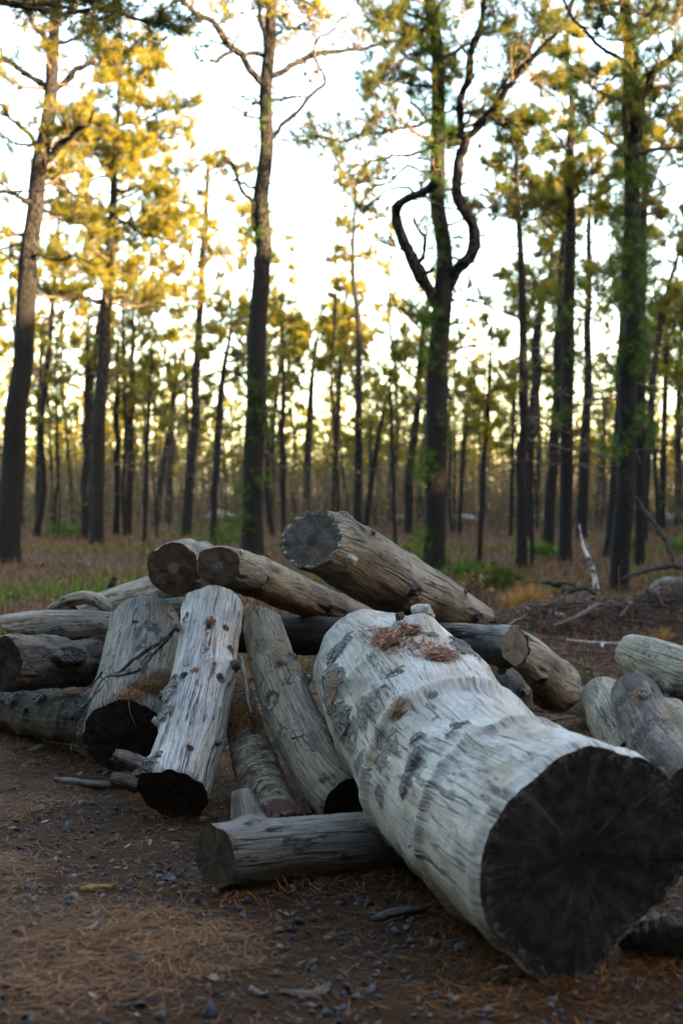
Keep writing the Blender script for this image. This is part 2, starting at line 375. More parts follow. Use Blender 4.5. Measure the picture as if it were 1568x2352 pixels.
    dz -= np.clip(nz + .15, 0, 1) * rag * np.exp(-edge / .014)
    v = v + D * dz[:, None]
    if over is not None: v = over(v, C, R, T, u, S, N)
    org = v.mean(0); org[2] = v[:, 2].min()
    root = thing(name, org, label, cat, group)
    b = (np.arange(N - 1) * S)[:, None]; j = np.arange(S)[None]; j2 = (j + 1) % S
    f = np.stack([b + j, b + j2, b + j2 + S, b + j + S], 2).reshape(-1, 4)
    if sgn > 0: f = f[:, ::-1]
    link('wood', mesh('wood', [(v, f, 0)], [wood], {'lc': ('FLOAT_VECTOR', lc), 'bark': ('FLOAT', bark), 'dark': ('FLOAT', dark)}), root)
    V3 = v.reshape(N, S, 3)
    for e, em in ((0, ends[0]), (N - 1, ends[1])):
        if em is None: continue
        rim = V3[e]; cen = rim.mean(0) + (U[e] * rng.uniform(-.12, .12) + Sd[e] * rng.uniform(-.12, .12)) * R[e]
        nr = 26; k = np.linspace(1, 0.02, nr)[:, None, None]
        dn = T[e] * (-1 if e == 0 else 1)
        G = cen + (rim - cen) * k
        ec = np.stack([((G - cen) * U[e]).sum(2), ((G - cen) * Sd[e]).sum(2), np.zeros((nr, S))], 2).reshape(-1, 3)
        rgh = fbm(ec * 35 + off, seed + 31 + e, 4) * .004 + fbm(ec * 9 + off, seed + 37 + e, 3) * .008 * rough
        G = G.reshape(-1, 3) + dn * (rgh * np.repeat(1 - np.linspace(1, .02, nr) ** 6, S))[:, None]
        er = np.repeat(np.linspace(1, .02, nr), S)
        b2 = (np.arange(nr - 1) * S)[:, None]
        f2 = np.stack([b2 + j, b2 + j2, b2 + j2 + S, b2 + j + S], 2).reshape(-1, 4)
        G = np.vstack([G, G[-S:].mean(0)[None]]); ec = np.vstack([ec, [[0, 0, 0]]]); er = np.append(er, 0)
        fc = np.stack([(nr - 1) * S + np.arange(S), (nr - 1) * S + (np.arange(S) + 1) % S, np.full(S, nr * S)], 1)
        link('cut_end', mesh('cut_end', [(G, f2, 0), (np.zeros((0, 3)), fc, 0)], [em], {'ec': ('FLOAT_VECTOR', ec), 'er': ('FLOAT', er)}), root)
    for (i, rr, ft) in stubs:
        h = ft[5] if len(ft) > 5 else 1.3
        mt = PSTUB if (len(ft) > 6 and ft[6]) else STUB
        dr = D[i] * .9 + Tn[i] * rng.uniform(-.5, .5) + (np.array(ft[7]) if len(ft) > 7 else 0); dr /= np.linalg.norm(dr)
        K = 9; t = np.linspace(0, 1, K)
        pts = v[i] - dr * rr * .8 + dr[None] * (t * rr * (h + .8))[:, None]
        rr_ = rr * (1.1 - .32 * t); rr_[-1] *= .8
        tv, tf, tl = tubes(pts[None], rr_[None], 14)
        dd = fbm(tl * 50 + off, seed + i % 97, 3); tv = tv + (tv - np.repeat(pts, 14, 0)) * (dd * .35)[:, None]
        tv[-14:] += dr * (rs(i % 1000).uniform(-.16, .12, 14) * rr)[:, None]
        cap = np.vstack([tv[-14:], tv[-14:].mean(0) - dr * rr * .25]); cl = np.vstack([tl[-14:], tl[-14:].mean(0)])
        cf = np.stack([np.arange(14), (np.arange(14) + 1) % 14, np.full(14, 14)], 1)
        link('branch_stub', mesh('branch_stub', [(tv, tf, 0), (cap, cf, 0)], [mt], {'lc': ('FLOAT_VECTOR', np.vstack([tl, cl]))}), root)
    FOOT.append(v[v[:, 2] < .07][:, :2])
    o = Log(); o.v, o.D, o.T, o.uv, o.vis, o.root = v, D, Tn, proj(v), vis, root
    return o

def needle_pile(name, label, log, spots, n, mat, ln=.07, w=.0022, seed=0, lift=.004, cat='needle litter', flakes=0):
    rng = rs(seed); ids = []
    for (x, y, rx, ry, k) in spots:
        d = ((log.uv[:, 0] - x) / rx) ** 2 + ((log.uv[:, 1] - y) / ry) ** 2
        cand = np.where((d < 1) & log.vis)[0]
        if len(cand) == 0: continue
        pr = np.exp(-2 * d[cand]); ids.append(rng.choice(cand, int(n * k), p=pr / pr.sum()))
    ids = np.concatenate(ids); m = len(ids); D = log.D[ids]
    dr = rng.normal(size=(m, 3)); dr -= D * (dr * D).sum(1)[:, None] * rng.uniform(.75, 1., m)[:, None]; dr /= np.linalg.norm(dr, axis=1, keepdims=True)
    c = log.v[ids] + D * (lift + rng.exponential(.004, m))[:, None] + rng.normal(0, .004, (m, 3))
    V, f = ribbons(c, dr, ln * rng.uniform(.4, 1.1, m), w * rng.uniform(.7, 1.5, m), D, rng)
    rnd = np.repeat(rng.rand(m), 6); 
    o = link(name, mesh(name, [(V, f, 0)], [mat], {'rnd': ('FLOAT', rnd)}, False))
    return tag(o, label, cat, kind='stuff')

# wood materials
W_WHITE = wood_mat('bleached_wood', (.50, .49, .48), (.40, .355, .29), (.13, .11, .095), .35, 1., .55, .98, blue=.7)
W_BIG = wood_mat('bleached_stained_wood', (.52, .495, .46), (.36, .295, .215), (.07, .058, .05), .64, .85, .6, .86, gk=.62, blue=.35)
W_STOUT = wood_mat('greenish_grey_wood', (.355, .32, .265), (.265, .23, .18), (.085, .077, .068), .6, .9, .8)
W_YELLOW = wood_mat('yellowish_grey_wood', (.42, .365, .275), (.34, .285, .20), (.14, .115, .085), .35, .55, .8, cross=.9)
W_TAN = wood_mat('tan_wood', (.27, .215, .15), (.125, .092, .062), (.035, .025, .018), .75, .8, .75)
W_TOP = wood_mat('weathered_brown_wood', (.31, .275, .22), (.145, .115, .084), (.042, .033, .027), .75, .8, .75)
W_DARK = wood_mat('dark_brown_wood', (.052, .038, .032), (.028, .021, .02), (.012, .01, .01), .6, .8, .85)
W_GREY = wood_mat('grey_wood', (.30, .285, .25), (.21, .195, .165), (.045, .042, .042), .6, 1.1, .8)
W_LEFT = wood_mat('silver_grey_wood', (.39, .36, .31), (.285, .25, .205), (.06, .054, .05), .62, 1.1, .8)
W_SPLIT = wood_mat('split_brown_grey_wood', (.24, .205, .165), (.12, .09, .07), (.03, .024, .021), .8, 1.2, .85)
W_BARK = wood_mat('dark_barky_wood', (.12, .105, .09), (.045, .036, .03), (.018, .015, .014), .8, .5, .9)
W_RIGHT = wood_mat('pale_olive_wood', (.40, .36, .28), (.30, .255, .19), (.075, .065, .055), .5, .9, .8)
W_MOTTLE = wood_mat('mottled_grey_wood', (.30, .275, .22), (.17, .145, .125), (.05, .042, .042), .85, .4, .85, cross=1.)
W_FRONT = wood_mat('grey_lilac_wood', (.27, .245, .215), (.20, .18, .165), (.07, .06, .06), .45, 1.1, .7)
def birch_mat():
    m = Mt('flaky_birch_bark'); lc = m.attr('lc')
    w = m.vm('ADD', lc, m.vm('MULTIPLY', m.noise(lc, 12, 3, .6, col=True), (.02, .02, .05)))
    n = m.noise(m.vm('MULTIPLY', w, (.35, .35, 1)), 85, 5, .72); b = m.noise(m.vm('MULTIPLY', w, (.6, .6, 1)), 16, 4, .65)
    c = m.ramp(n, [(.33, (.022, .016, .012)), (.46, (.12, .088, .06)), (.58, (.26, .215, .16)), (.8, (.36, .32, .27))])
    c = m.mix(m.step(.46, .62, b), c, m.mix(1, c, (.42, .32, .26), 'MULTIPLY'))
    dk = m.attr('dark', True); dm = m.step(.3, .6, m.ma('ADD', dk, m.ma('MULTIPLY', m.ma('SUBTRACT', b, .5), .9)))
    c = m.mix(dm, c, m.mix(n, (.02, .008, .007), (.13, .055, .045)))
    return m.bsdf(c, .85, m.ma('ADD', n, b), .01, 1., spec=.25)
W_BIRCH = birch_mat()
E_BIG = end_mat('black_weathered_end', (.007, .007, .0078), (.024, .0235, .026), (.009, .009, .010), .14, 1., lich=.12, speck=0, period=.017, pale=1)
E_DARK = end_mat('near_black_end', (.026, .020, .016), (.065, .052, .043), (.022, .019, .017), .45, 1., speck=.3)
E_BROWN = end_mat('brown_end', (.040, .027, .018), (.085, .058, .038), (.11, .105, .10), .5, .9)
E_BROWN2 = end_mat('brown_end_pale_heart', (.045, .032, .022), (.09, .064, .043), (.095, .095, .10), .5, 1.)
E_GREY = end_mat('blue_grey_end', (.056, .052, .048), (.115, .105, .094), (.036, .034, .033), .4, 1.1, lich=.9)
E_TAN = end_mat('tan_end', (.085, .068, .052), (.14, .12, .095), (.08, .06, .045), .4, 1.)
E_PALE = end_mat('pale_grey_end', (.20, .185, .15), (.30, .28, .23), (.2, .18, .15), .4, 1.)
E_FRONT = end_mat('olive_brown_end', (.048, .038, .028), (.095, .076, .056), (.055, .045, .036), .45, 1.)

GP = 'logs lying in the cut pile'
def big_over(v, C, R, T, u, S, N):
    # the broken lower right flank of the butt
    Md = np.array([.66, .05, -.75]); Md /= np.linalg.norm(Md); c = np.repeat(C, S, 0); q = v - c; k = (q * Md).sum(1); Rr = np.repeat(R, S)
    lim = Rr * (.635 + .10 * fbm(v * 9, 77, 4) + .03 * fbm(v * 40, 78, 3)); w = smooth(.55, .9, u)
    cut = np.maximum(k - lim, 0) * w
    return v - Md * cut[:, None]
big = make_log('huge bleached log across the right foreground with a black sawn butt facing the camera',
    [(842, 1514, 5.75, 112), (865, 1542, 5.5, 144), (922, 1602, 5.15, 180), (988, 1690, 4.8, 196), (1040, 1776, 4.48, 208), (1096, 1838, 4.22, 212), (1162, 1884, 4.0, 230), (1250, 1932, 3.78, 258), (1362, 2000, 3.5, 278)],
    W_BIG, (E_DARK, E_BIG), 11, [
    ('bark', 780, 1490, 46, .9), ('bark', 760, 1580, 57, 1.5), ('bark', 785, 1650, 35, 1.6), ('bark', 950, 1745, 36, .8), ('bark', 930, 1800, 32, 1.), ('bark', 955, 1700, 20, .8), ('bark', 1060, 1668, 19, .6), ('bark', 1035, 1690, 16, .6), ('bark', 1075, 1500, 32, .8), ('bark', 1050, 1478, 20, .8),
    ('dark', 845, 1640, 54, 1.0), ('dark', 880, 1720, 51, 1.1), ('dark', 900, 1555, 22, .5), ('dark', 915, 1535, 18, .5), ('dark', 925, 1640, 24, .5), ('dark', 990, 1600, 18, .7), ('dark', 1010, 1760, 16, 1.4), ('dark', 830, 1760, 42, 1.3),
    ('dark', 890, 1450, 30, .6), ('dark', 985, 1470, 22, .6), ('dark', 870, 1830, 30, 1.2),
    ('stub', 966, 1438, 24, 1., .8, True, (1.3, -.3, -.1)), ('stub', 920, 1440, 11, 1., 1.2), ('stub', 1042, 1672, 8, 1., .6, True),
    ('bump', 1340, 1720, 70, .12), ('whorl', 950, 1600, 30, .5), ('whorl', 1100, 1690, 22, .7), ('whorl', 830, 1530, 26, .3), ('whorl', 1250, 1740, 26, .22), ('dark', 960, 1760, 34, 1.2), ('dark', 810, 1690, 36, 1.5), ('dark', 1000, 1650, 20, .6), ('bump', 965, 1448, 50, .5), ('bump', 860, 1600, 60, .22), ('bump', 1090, 1620, 60, .15), ('chip', 905, 1550, 20, .8), ('chip', 880, 1590, 14, .8)],
    lump=.05, ring=.0085, seg=230, over=big_over, rag=.008)
front = make_log('short grey log lying in front of the pile with a short upright branch stub', 
    [(494, 1966, 4.28, 74), (600, 1956, 4.36, 72), (760, 1942, 4.48, 70), (960, 1925, 4.66, 68)], W_FRONT, (E_FRONT, E_FRONT), 12,
    [('dark', 690, 1945, 14, 2.2), ('hole', 548, 1950, 5), ('dark', 585, 1975, 8, 2), ('bump', 575, 1885, 34, .4)], lump=.03, tilt=((.0, .22), (0, 0)))
white = make_log('tall white bleached log leaning on the pile, dotted with black knots', 
    [(492, 1392, 6.0, 67), (480, 1470, 5.85, 68), (466, 1560, 5.7, 72), (442, 1680, 5.48, 76), (415, 1770, 5.3, 78), (400, 1826, 5.2, 80)], W_WHITE, (E_DARK, E_DARK), 13, [
    ('hole', 502, 1560, 10), ('stub', 524, 1535, 14, 1., .8), ('hole', 531, 1494, 9), ('hole', 519, 1444, 7), ('stub', 417, 1446, 11, 1., .9), ('hole', 479, 1441, 6), ('hole', 434, 1720, 8), ('hole', 420, 1553, 9), ('stub', 378, 1600, 11, 1., .6),
    ('stub', 345, 1655, 10, 1., 1.2, True), ('stub', 494, 1710, 8, 1., 1.2),
    ('bark', 390, 1590, 26, 1.5), ('bark', 378, 1640, 22, 1.2), ('bark', 400, 1560, 12, 1.), ('bark', 345, 1770, 26, 1.2), ('bark', 342, 1800, 24, 1.), ('bark', 365, 1740, 12, 1.2), ('bark', 430, 1420, 10, 2.5),
    ('stub', 340, 1765, 21, 1., 3.0, False, (-.9, -.1, .25)), ('stub', 338, 1812, 19, 1., 2.6, False, (-1.2, -.1, -.15)), ('dark', 520, 1420, 8, 1.5), ('dark', 490, 1650, 5, 2), ('bump', 520, 1540, 40, .25)], lump=.035, ring=.007)
stout = make_log('stout greenish grey log standing left of the tall white log, its base hollow and black', 
    [(336, 1438, 6.75, 80), (325, 1500, 6.5, 86), (312, 1570, 6.2, 91), (298, 1640, 5.98, 96), (288, 1692, 5.82, 99)], W_STOUT, (E_DARK, E_DARK), 14, [
    ('hole', 310, 1428, 7), ('dark', 250, 1500, 14, 1.5), ('dark', 395, 1420, 14, .8), ('dark', 360, 1480, 10, .8), ('chip', 330, 1490, 16), ('dark', 350, 1440, 22, 1.5)], lump=.03)
birch = make_log('thin flaky barked log with a rotten red end between the white and the yellowish log',
    [(545, 1600, 5.95, 38), (565, 1680, 5.72, 44), (588, 1760, 5.5, 52), (612, 1830, 5.32, 56), (640, 1880, 5.15, 52), (660, 1910, 5.02, 46)], W_BIRCH, (E_DARK, E_BROWN), 15, 
    [('dark', 640, 1850, 40, .8), ('dark', 600, 1800, 10), ('bump', 600, 1800, 30, .3), ('stub', 560, 1850, 9, 1., 1.4), ('dark', 690, 1870, 20)], rough=2., lump=.06)
yellow = make_log('yellowish grey log with cracked smooth surface leaning beside the huge log', 
    [(603, 1432, 6.1, 46), (618, 1496, 5.9, 50), (645, 1580, 5.65, 57), (692, 1686, 5.38, 63), (752, 1785, 5.14, 68), (802, 1846, 5.0, 70)], W_YELLOW, (E_DARK, E_DARK), 16, [
    ('chip', 622, 1608, 18, 1.6), ('dark', 627, 1612, 12, 1.5), ('bark', 668, 1510, 9, 1.5), ('bark', 690, 1565, 8, 1.2), ('dark', 640, 1470, 10, .5), ('dark', 600, 1570, 10, .6), ('chip', 640, 1530, 16, .6), ('chip', 660, 1570, 14, .6), ('dark', 750, 1790, 12, 1.2), ('dark', 800, 1800, 8), ('stub', 700, 1562, 9, 1., .8, True), ('bump', 675, 1530, 30, .4), ('dark', 640, 1690, 12, 1.4)], rough=1.6, lump=.045)
topl = make_log('short brown log atop the pile, leftmost of the brown sawn ends', 
    [(398, 1306, 6.2, 62), (440, 1300, 6.75, 57), (540, 1318, 8.2, 46)], W_TOP, (E_BROWN, E_DARK), 17, [('dark', 455, 1330, 14)], lump=.03)
topm = make_log('long tan log atop the pile sloping right from beside the short brown log', 
    [(500, 1299, 5.95, 49), (560, 1314, 6.2, 48), (640, 1347, 6.5, 46), (730, 1385, 6.85, 40), (800, 1410, 7.1, 33), (860, 1428, 7.3, 26)], W_TAN, (E_BROWN2, E_TAN), 18, [
    ('stub', 549, 1272, 7, 1., .7, True), ('stub', 612, 1281, 7, 1., 1.0), ('hole', 606, 1338, 12), ('stub', 755, 1390, 9, 1., 1.3), ('dark', 580, 1360, 18, 2.5), ('dark', 690, 1400, 12, 3), ('bump', 600, 1335, 30, .3)], lump=.06, tilt=((0, .3), (0, 0)))
topr = make_log('thick weathered log at the top of the pile with a blue grey sawn end', 
    [(714, 1236, 5.65, 73), (770, 1258, 5.8, 75), (818, 1288, 5.92, 78), (925, 1350, 6.2, 75), (1030, 1394, 6.45, 54), (1112, 1424, 6.6, 31)], W_TOP, (E_GREY, E_TAN), 19, [
    ('bark', 800, 1172, 12, 3), ('hole', 832, 1217, 9), ('stub', 800, 1281, 12, 1., 1.1, True), ('stub', 850, 1228, 8, 1., .7), ('stub', 937, 1348, 17, 1., .8), ('stub', 1090, 1412, 13, 1., .9), ('stub', 1150, 1424, 8, 1., .8), ('stub', 1065, 1362, 6, 1., .6), ('bump', 920, 1335, 40, .35), ('dark', 760, 1330, 22, 2.5), ('dark', 900, 1390, 20, 2.5), ('bump', 1020, 1370, 36, .3)],
    lump=.06, tilt=((.2, .25), (0, 0)))
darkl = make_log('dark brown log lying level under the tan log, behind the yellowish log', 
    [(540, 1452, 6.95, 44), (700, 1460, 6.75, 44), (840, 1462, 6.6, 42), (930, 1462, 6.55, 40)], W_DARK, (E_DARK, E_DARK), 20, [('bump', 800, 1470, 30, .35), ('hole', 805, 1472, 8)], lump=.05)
greyl = make_log('level grey log behind the huge log with a charred underside and tan sawn end', 
    [(930, 1468, 6.5, 42), (1040, 1474, 6.25, 44), (1120, 1480, 6.0, 45), (1180, 1484, 5.8, 46)], W_GREY, (E_DARK, E_TAN), 21, [('dark', 1100, 1512, 26, 2.2), ('dark', 1030, 1510, 22, 2), ('stub', 1150, 1540, 11, 1., .9), ('dark', 1170, 1500, 8)], lump=.04, tilt=((0, 0), (-.1, -.35)))
rtan = make_log('yellow tan log with a black knot sloping away right of the grey log', 
    [(1172, 1492, 6.7, 52), (1212, 1520, 6.85, 58), (1250, 1560, 7.0, 60), (1282, 1582, 7.2, 56)], W_RIGHT, (E_DARK, E_DARK), 22, [('hole', 1232, 1556, 13), ('bump', 1228, 1552, 34, .4), ('dark', 1250, 1615, 26, 2), ('dark', 1200, 1470, 7, 2.5)], lump=.05)
chunk = make_log('charred broken log butt wedged between the huge log and the yellow tan log', 
    [(1158, 1548, 6.35, 24), (1180, 1585, 6.2, 30), (1206, 1640, 6.1, 22)], W_BARK, (E_DARK, E_DARK), 23, [('dark', 1180, 1560, 20), ('bark', 1200, 1590, 10)], rough=2, lump=.1)
lup = make_log('silver grey log lying level at the far left, upper one of two', 
    [(30, 1448, 7.0, 38), (110, 1442, 7.0, 41), (200, 1444, 6.95, 42), (300, 1450, 6.9, 42)], W_LEFT, (E_DARK, E_DARK), 24, [('dark', 120, 1475, 22, 4), ('dark', 200, 1478, 20, 2), ('dark', 60, 1462, 14, 2)], lump=.04, tilt=((-.8, -.1), (0, 0)))
lsplit = make_log('split half rotten log at the left edge with a dark sawn end', 
    [(2, 1522, 6.25, 62), (110, 1522, 6.5, 60), (240, 1524, 7.0, 52)], W_SPLIT, (E_DARK, E_DARK), 25, [('dark', 150, 1545, 30, 2.5), ('dark', 100, 1560, 26, 2.5), ('bark', 160, 1510, 14, 4), ('chip', 80, 1500, 20, 3), ('chip', 170, 1500, 16, 3), ('dark', 60, 1530, 10, .4)], rough=3., lump=.09, tilt=((0, .12), (0, 0)))
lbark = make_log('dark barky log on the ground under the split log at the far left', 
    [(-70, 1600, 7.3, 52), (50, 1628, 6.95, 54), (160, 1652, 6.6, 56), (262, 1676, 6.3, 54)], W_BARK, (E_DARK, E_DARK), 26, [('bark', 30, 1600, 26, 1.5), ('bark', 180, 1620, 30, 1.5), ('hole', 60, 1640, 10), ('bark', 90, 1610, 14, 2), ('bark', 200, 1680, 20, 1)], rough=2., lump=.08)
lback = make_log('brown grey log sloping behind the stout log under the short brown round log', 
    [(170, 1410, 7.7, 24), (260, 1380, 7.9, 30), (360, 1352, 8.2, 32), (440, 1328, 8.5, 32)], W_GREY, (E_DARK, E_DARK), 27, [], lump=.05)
lback2 = make_log('grey log mostly hidden between the stout log and the brown round log', 
    [(280, 1440, 7.25, 40), (400, 1412, 7.2, 38), (520, 1420, 7.1, 36)], W_GREY, (E_DARK, E_DARK), 28, [('dark', 410, 1400, 20, 2)], lump=.05)
crook = make_log('curved crooked bare branch lying over the silver grey log at the left', 
    [(112, 1400, 7.1, 6), (150, 1382, 7.05, 13), (190, 1373, 7.0, 15), (220, 1377, 6.98, 15), (240, 1392, 6.95, 13), (252, 1410, 6.95, 9)], W_RIGHT, (E_DARK, E_DARK), 29, [('dark', 170, 1390, 8, 2)], cat='branch', name='branch', lump=.05, seg=40)
r1 = make_log('pale olive log at the right edge lying across, highest of the right-hand logs', 
    [(1450, 1500, 7.6, 44), (1500, 1520, 7.4, 54), (1580, 1552, 7.1, 58), (1680, 1590, 6.8, 60)], W_RIGHT, (E_PALE, E_DARK), 30, [('stub', 1550, 1580, 14, 1., .8), ('dark', 1500, 1575, 20, 2), ('dark', 1560, 1600, 20, 2), ('bump', 1480, 1560, 30, .3)], lump=.05)
r2 = make_log('smooth pale log with round top partly behind the mottled log at right', 
    [(1385, 1600, 6.7, 50), (1420, 1660, 6.3, 66), (1480, 1760, 5.8, 80)], W_RIGHT, (E_PALE, E_DARK), 31, [('dark', 1340, 1640, 6, 2), ('dark', 1370, 1660, 8)], lump=.04, rough=.8)
r3 = make_log('mottled grey log with black blotches sloping into the right edge', 
    [(1452, 1588, 6.2, 50), (1480, 1650, 5.95, 62), (1530, 1740, 5.6, 76), (1600, 1830, 5.25, 88)], W_MOTTLE, (E_DARK, E_DARK), 32, [('dark', 1420, 1620, 26, 1.5), ('dark', 1470, 1690, 30, 1), ('dark', 1500, 1760, 36, 1), ('bark', 1480, 1600, 14, 2), ('dark', 1450, 1740, 20, 1)], lump=.06, rough=1.6)
r4 = make_log('pale yellowish log at the right edge behind the mottled log, low down', 
    [(1520, 1640, 6.7, 40), (1570, 1672, 6.4, 48), (1650, 1720, 6.1, 52)], W_YELLOW, (E_PALE, E_DARK), 33, [], lump=.04)
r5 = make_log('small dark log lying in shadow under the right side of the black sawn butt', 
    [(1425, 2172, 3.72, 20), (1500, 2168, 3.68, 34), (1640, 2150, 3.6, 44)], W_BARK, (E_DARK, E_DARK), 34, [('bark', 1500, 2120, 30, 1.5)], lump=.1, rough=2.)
r6 = make_log('low brown log end peeping out behind the huge log toward the right', 
    [(1335, 1612, 7.3, 34), (1380, 1625, 7.1, 38), (1440, 1650, 6.9, 38)], W_TAN, (E_DARK, E_DARK), 35, [], lump=.05)

# upright stub of the short front log (its own branch)
def branch_part(root, pts, mat, seg=24, n=24, noise=.12, seed=1, name='branch_stub', extra=None):
    w = np.array([list(P(x, y, d)) + [r * d / F] for x, y, d, r in pts]); c = spline(w, n)
    v, f, l = tubes(c[None, :, :3], c[None, :, 3], seg)
    nz = fbm(l * np.array([40, 40, 12]), seed, 3); v = v + (v - np.repeat(c[:, :3], seg, 0)) * (nz * noise)[:, None]
    k = len(v); cap = np.vstack([v[-seg:], v[-seg:].mean(0)]); cl = np.vstack([l[-seg:], l[-seg:].mean(0)])
    cap[:-1] += (cap[:-1] - cap[-1]) * 0
    cf = np.stack([np.arange(seg), (np.arange(seg) + 1) % seg, np.full(seg, seg)], 1)
    l2 = np.vstack([l, cl]); z = np.full(len(l2), -.5)
    return link(name, mesh(name, [(v, f, 0), (cap, cf, 0)], [mat], {'lc': ('FLOAT_VECTOR', l2), 'bark': ('FLOAT', z), 'dark': ('FLOAT', z)}), root)
branch_part(front.root, [(580, 1915, 4.4, 52), (568, 1880, 4.42, 35), (562, 1853, 4.43, 27), (558, 1833, 4.44, 24), (556, 1820, 4.45, 22)], W_FRONT, 30, 40, .35, 3)

# rotten splinters at the end of the flaky log
rt = rs(5)
m_ = Mt('rotten_red_wood'); _n = m_.noise(m_.vm('MULTIPLY', m_.attr('lc'), (1, 1, .15)), 120, 4, .7)
ROT = m_.bsdf(m_.ramp(_n, [(.3, (.018, .007, .006)), (.55, (.075, .030, .025)), (.8, (.20, .11, .09))]), .8, _n, .01, 1)
for k in range(9):
    x0 = 600 + k * 14; branch_part(birch.root, [(x0, 1840 + rt.uniform(-8, 12), 5.22, 13), (x0 + rt.uniform(5, 20), 1860, 5.1, 11), (x0 + rt.uniform(15, 40), 1876 + rt.uniform(-10, 4), 5.0, 4)], ROT, 10, 12, .7, 50 + k, 'rotten_splinter')

needle_pile('needle_litter', 'rusty needles and bark crumbs caught on the crest of the huge bleached log', big,
    [(890, 1472, 34, 22, 1.), (1010, 1505, 34, 16, 1.), (940, 1450, 30, 14, .5), (960, 1485, 80, 30, .3), (870, 1455, 60, 16, .15)], 330, REDLIT, .032, .007, 3)
needle_pile('needle_litter', 'tan needles scattered over the huge bleached log', big, [(770, 1580, 22, 40, .5), (920, 1620, 14, 20, .25), (1020, 1510, 40, 14, .9), (900, 1470, 40, 22, .6), (905, 1640, 8, 14, .2)], 160, LIT, .07, .0024, 4)
needle_pile('needle_litter', 'brown needles heaped at the foot of the stout greenish log', stout, [(345, 1578, 50, 12, 1.), (370, 1560, 30, 20, .8), (300, 1600, 40, 8, .3)], 420, LIT, .075, .0024, 5, .008)
needle_pile('needle_litter', 'brown needles draped over the upper end of the flaky barked log', birch, [(548, 1640, 40, 34, 1.), (570, 1660, 40, 20, .5)], 420, LIT, .085, .0024, 6, .01)
needle_pile('needle_litter', 'few stray needles lying on the yellowish leaning log', yellow, [(640, 1530, 30, 60, 1.)], 50, LIT, .07, .002, 7)
needle_pile('needle_litter', 'few red bark crumbs stuck on the tall white log', white, [(484, 1430, 9, 6, 1.), (480, 1480, 14, 60, .3), (450, 1540, 8, 6, .2)], 50, REDLIT, .02, .006, 8)
needle_pile('needle_litter', 'reddish litter lying on the mottled log at right', r3, [(1465, 1600, 14, 30, 1.), (1540, 1660, 20, 30, 1)], 60, LIT, .06, .0024, 9)

# ------------------------------------------------------------------ twigs and small wood
def twig_mat(name, c1, c2, sc_=60):
    m = Mt(name); n = m.noise(m.attr('lc'), sc_, 4, .7); return m.bsdf(m.ramp(n, [(.32, c1), (.7, c2)]), .85, n, .005, 1, spec=.2)
TWIG = twig_mat('grey_black_twig', (.022, .02, .02), (.13, .12, .115))
def twig_thing(name, label, cat, lines, mat, seed, jit=.004, S=8, n=26, group=None):
    vs, ls, fs = [], [], []; off = 0; rng = rs(seed)
    for ln in lines:
        w = np.array([list(P(x, y, d)) + [r * d / F] for x, y, d, r in ln]); c = spline(w, n)
        c[:, :3] += np.cumsum(rng.normal(0, jit * .4, (n, 3)), 0) * np.linspace(0, 1, n)[:, None] * .6 + rng.normal(0, jit * .25, (n, 3))
        v, f, l = tubes(c[None, :, :3], c[None, :, 3], S); v += (v - np.repeat(c[:, :3], S, 0)) * (rng.uniform(-.25, .3, len(v)))[:, None]
        vs.append(v); fs.append(f + off); ls.append(l + rng.rand(3) * 5); off += len(v)
    v = np.vstack(vs); l = np.vstack(ls); org = v.mean(0); org[2] = v[:, 2].min()
    z = np.full(len(v), -.5)
    me = mesh(name, [(v - org, np.vstack(fs), 0)], [mat], {'lc': ('FLOAT_VECTOR', l), 'bark': ('FLOAT', z), 'dark': ('FLOAT', z)})
    return tag(link(name, me, loc=org), label, cat, group)
def subtw(rng, base, n, ln, r):
    out = []
    for _ in range(n):
        k = rng.randint(len(base) - 1); t = rng.rand(); a = np.array(base[k]) * (1 - t) + np.array(base[k + 1]) * t
        ang = rng.uniform(0, 2 * PI); L = ln * rng.uniform(.4, 1)
        out.append([(a[0], a[1], a[2], r), (a[0] + L * .5 * math.cos(ang), a[1] + L * .5 * math.sin(ang) + 3, a[2] - .03, r * .7), (a[0] + L * math.cos(ang + .4), a[1] + L * math.sin(ang + .4) + 10, a[2] - .04, r * .4)])
    return out
_r = rs(41)
m1 = [(402, 1436, 5.85, 5), (385, 1465, 5.85, 5), (345, 1488, 5.92, 4.6), (300, 1520, 5.95, 4.2), (262, 1556, 5.95, 3.6), (225, 1585, 5.9, 2.6), (180, 1640, 5.95, 1.6)]
m2 = [(385, 1468, 5.84, 4), (350, 1505, 5.85, 3.8), (320, 1540, 5.82, 3.2), (270, 1552, 5.86, 3), (235, 1560, 5.85, 2.4), (200, 1625, 5.8, 1.8), (180, 1690, 5.8, 1.2)]
m3 = [(345, 1500, 5.88, 3.), (325, 1520, 5.82, 2.6), (325, 1548, 5.78, 2), (300, 1580, 5.74, 2), (296, 1620, 5.72, 1.6), (312, 1665, 5.7, .9)]
m4 = [(235, 1545, 5.8, 2.4), (210, 1575, 5.85, 2), (176, 1600, 5.85, 1.8), (172, 1680, 5.9, 1.2), (182, 1740, 5.9, .8)]
twig_thing('dead_branch', 'thin dark forked dead branch draped across the stout greenish log', 'branch', [m1, m2, m3, m4] + subtw(_r, m1, 12, 40, 1.3) + subtw(_r, m2, 12, 40, 1.2), TWIG, 42)
twig_thing('dead_branch', 'single dark twig leaning on the yellowish log near its top', 'branch', [[(618, 1512, 5.78, 1.6), (590, 1545, 5.74, 1.6), (560, 1590, 5.7, 1.2)], [(658, 1545, 5.6, 1.2), (625, 1588, 5.58, 1.0)]], TWIG, 43)
GREYST = wood_mat('grey_slab_wood', (.20, .19, .175), (.13, .12, .11), (.05, .045, .045), .5, 1.2, .85)
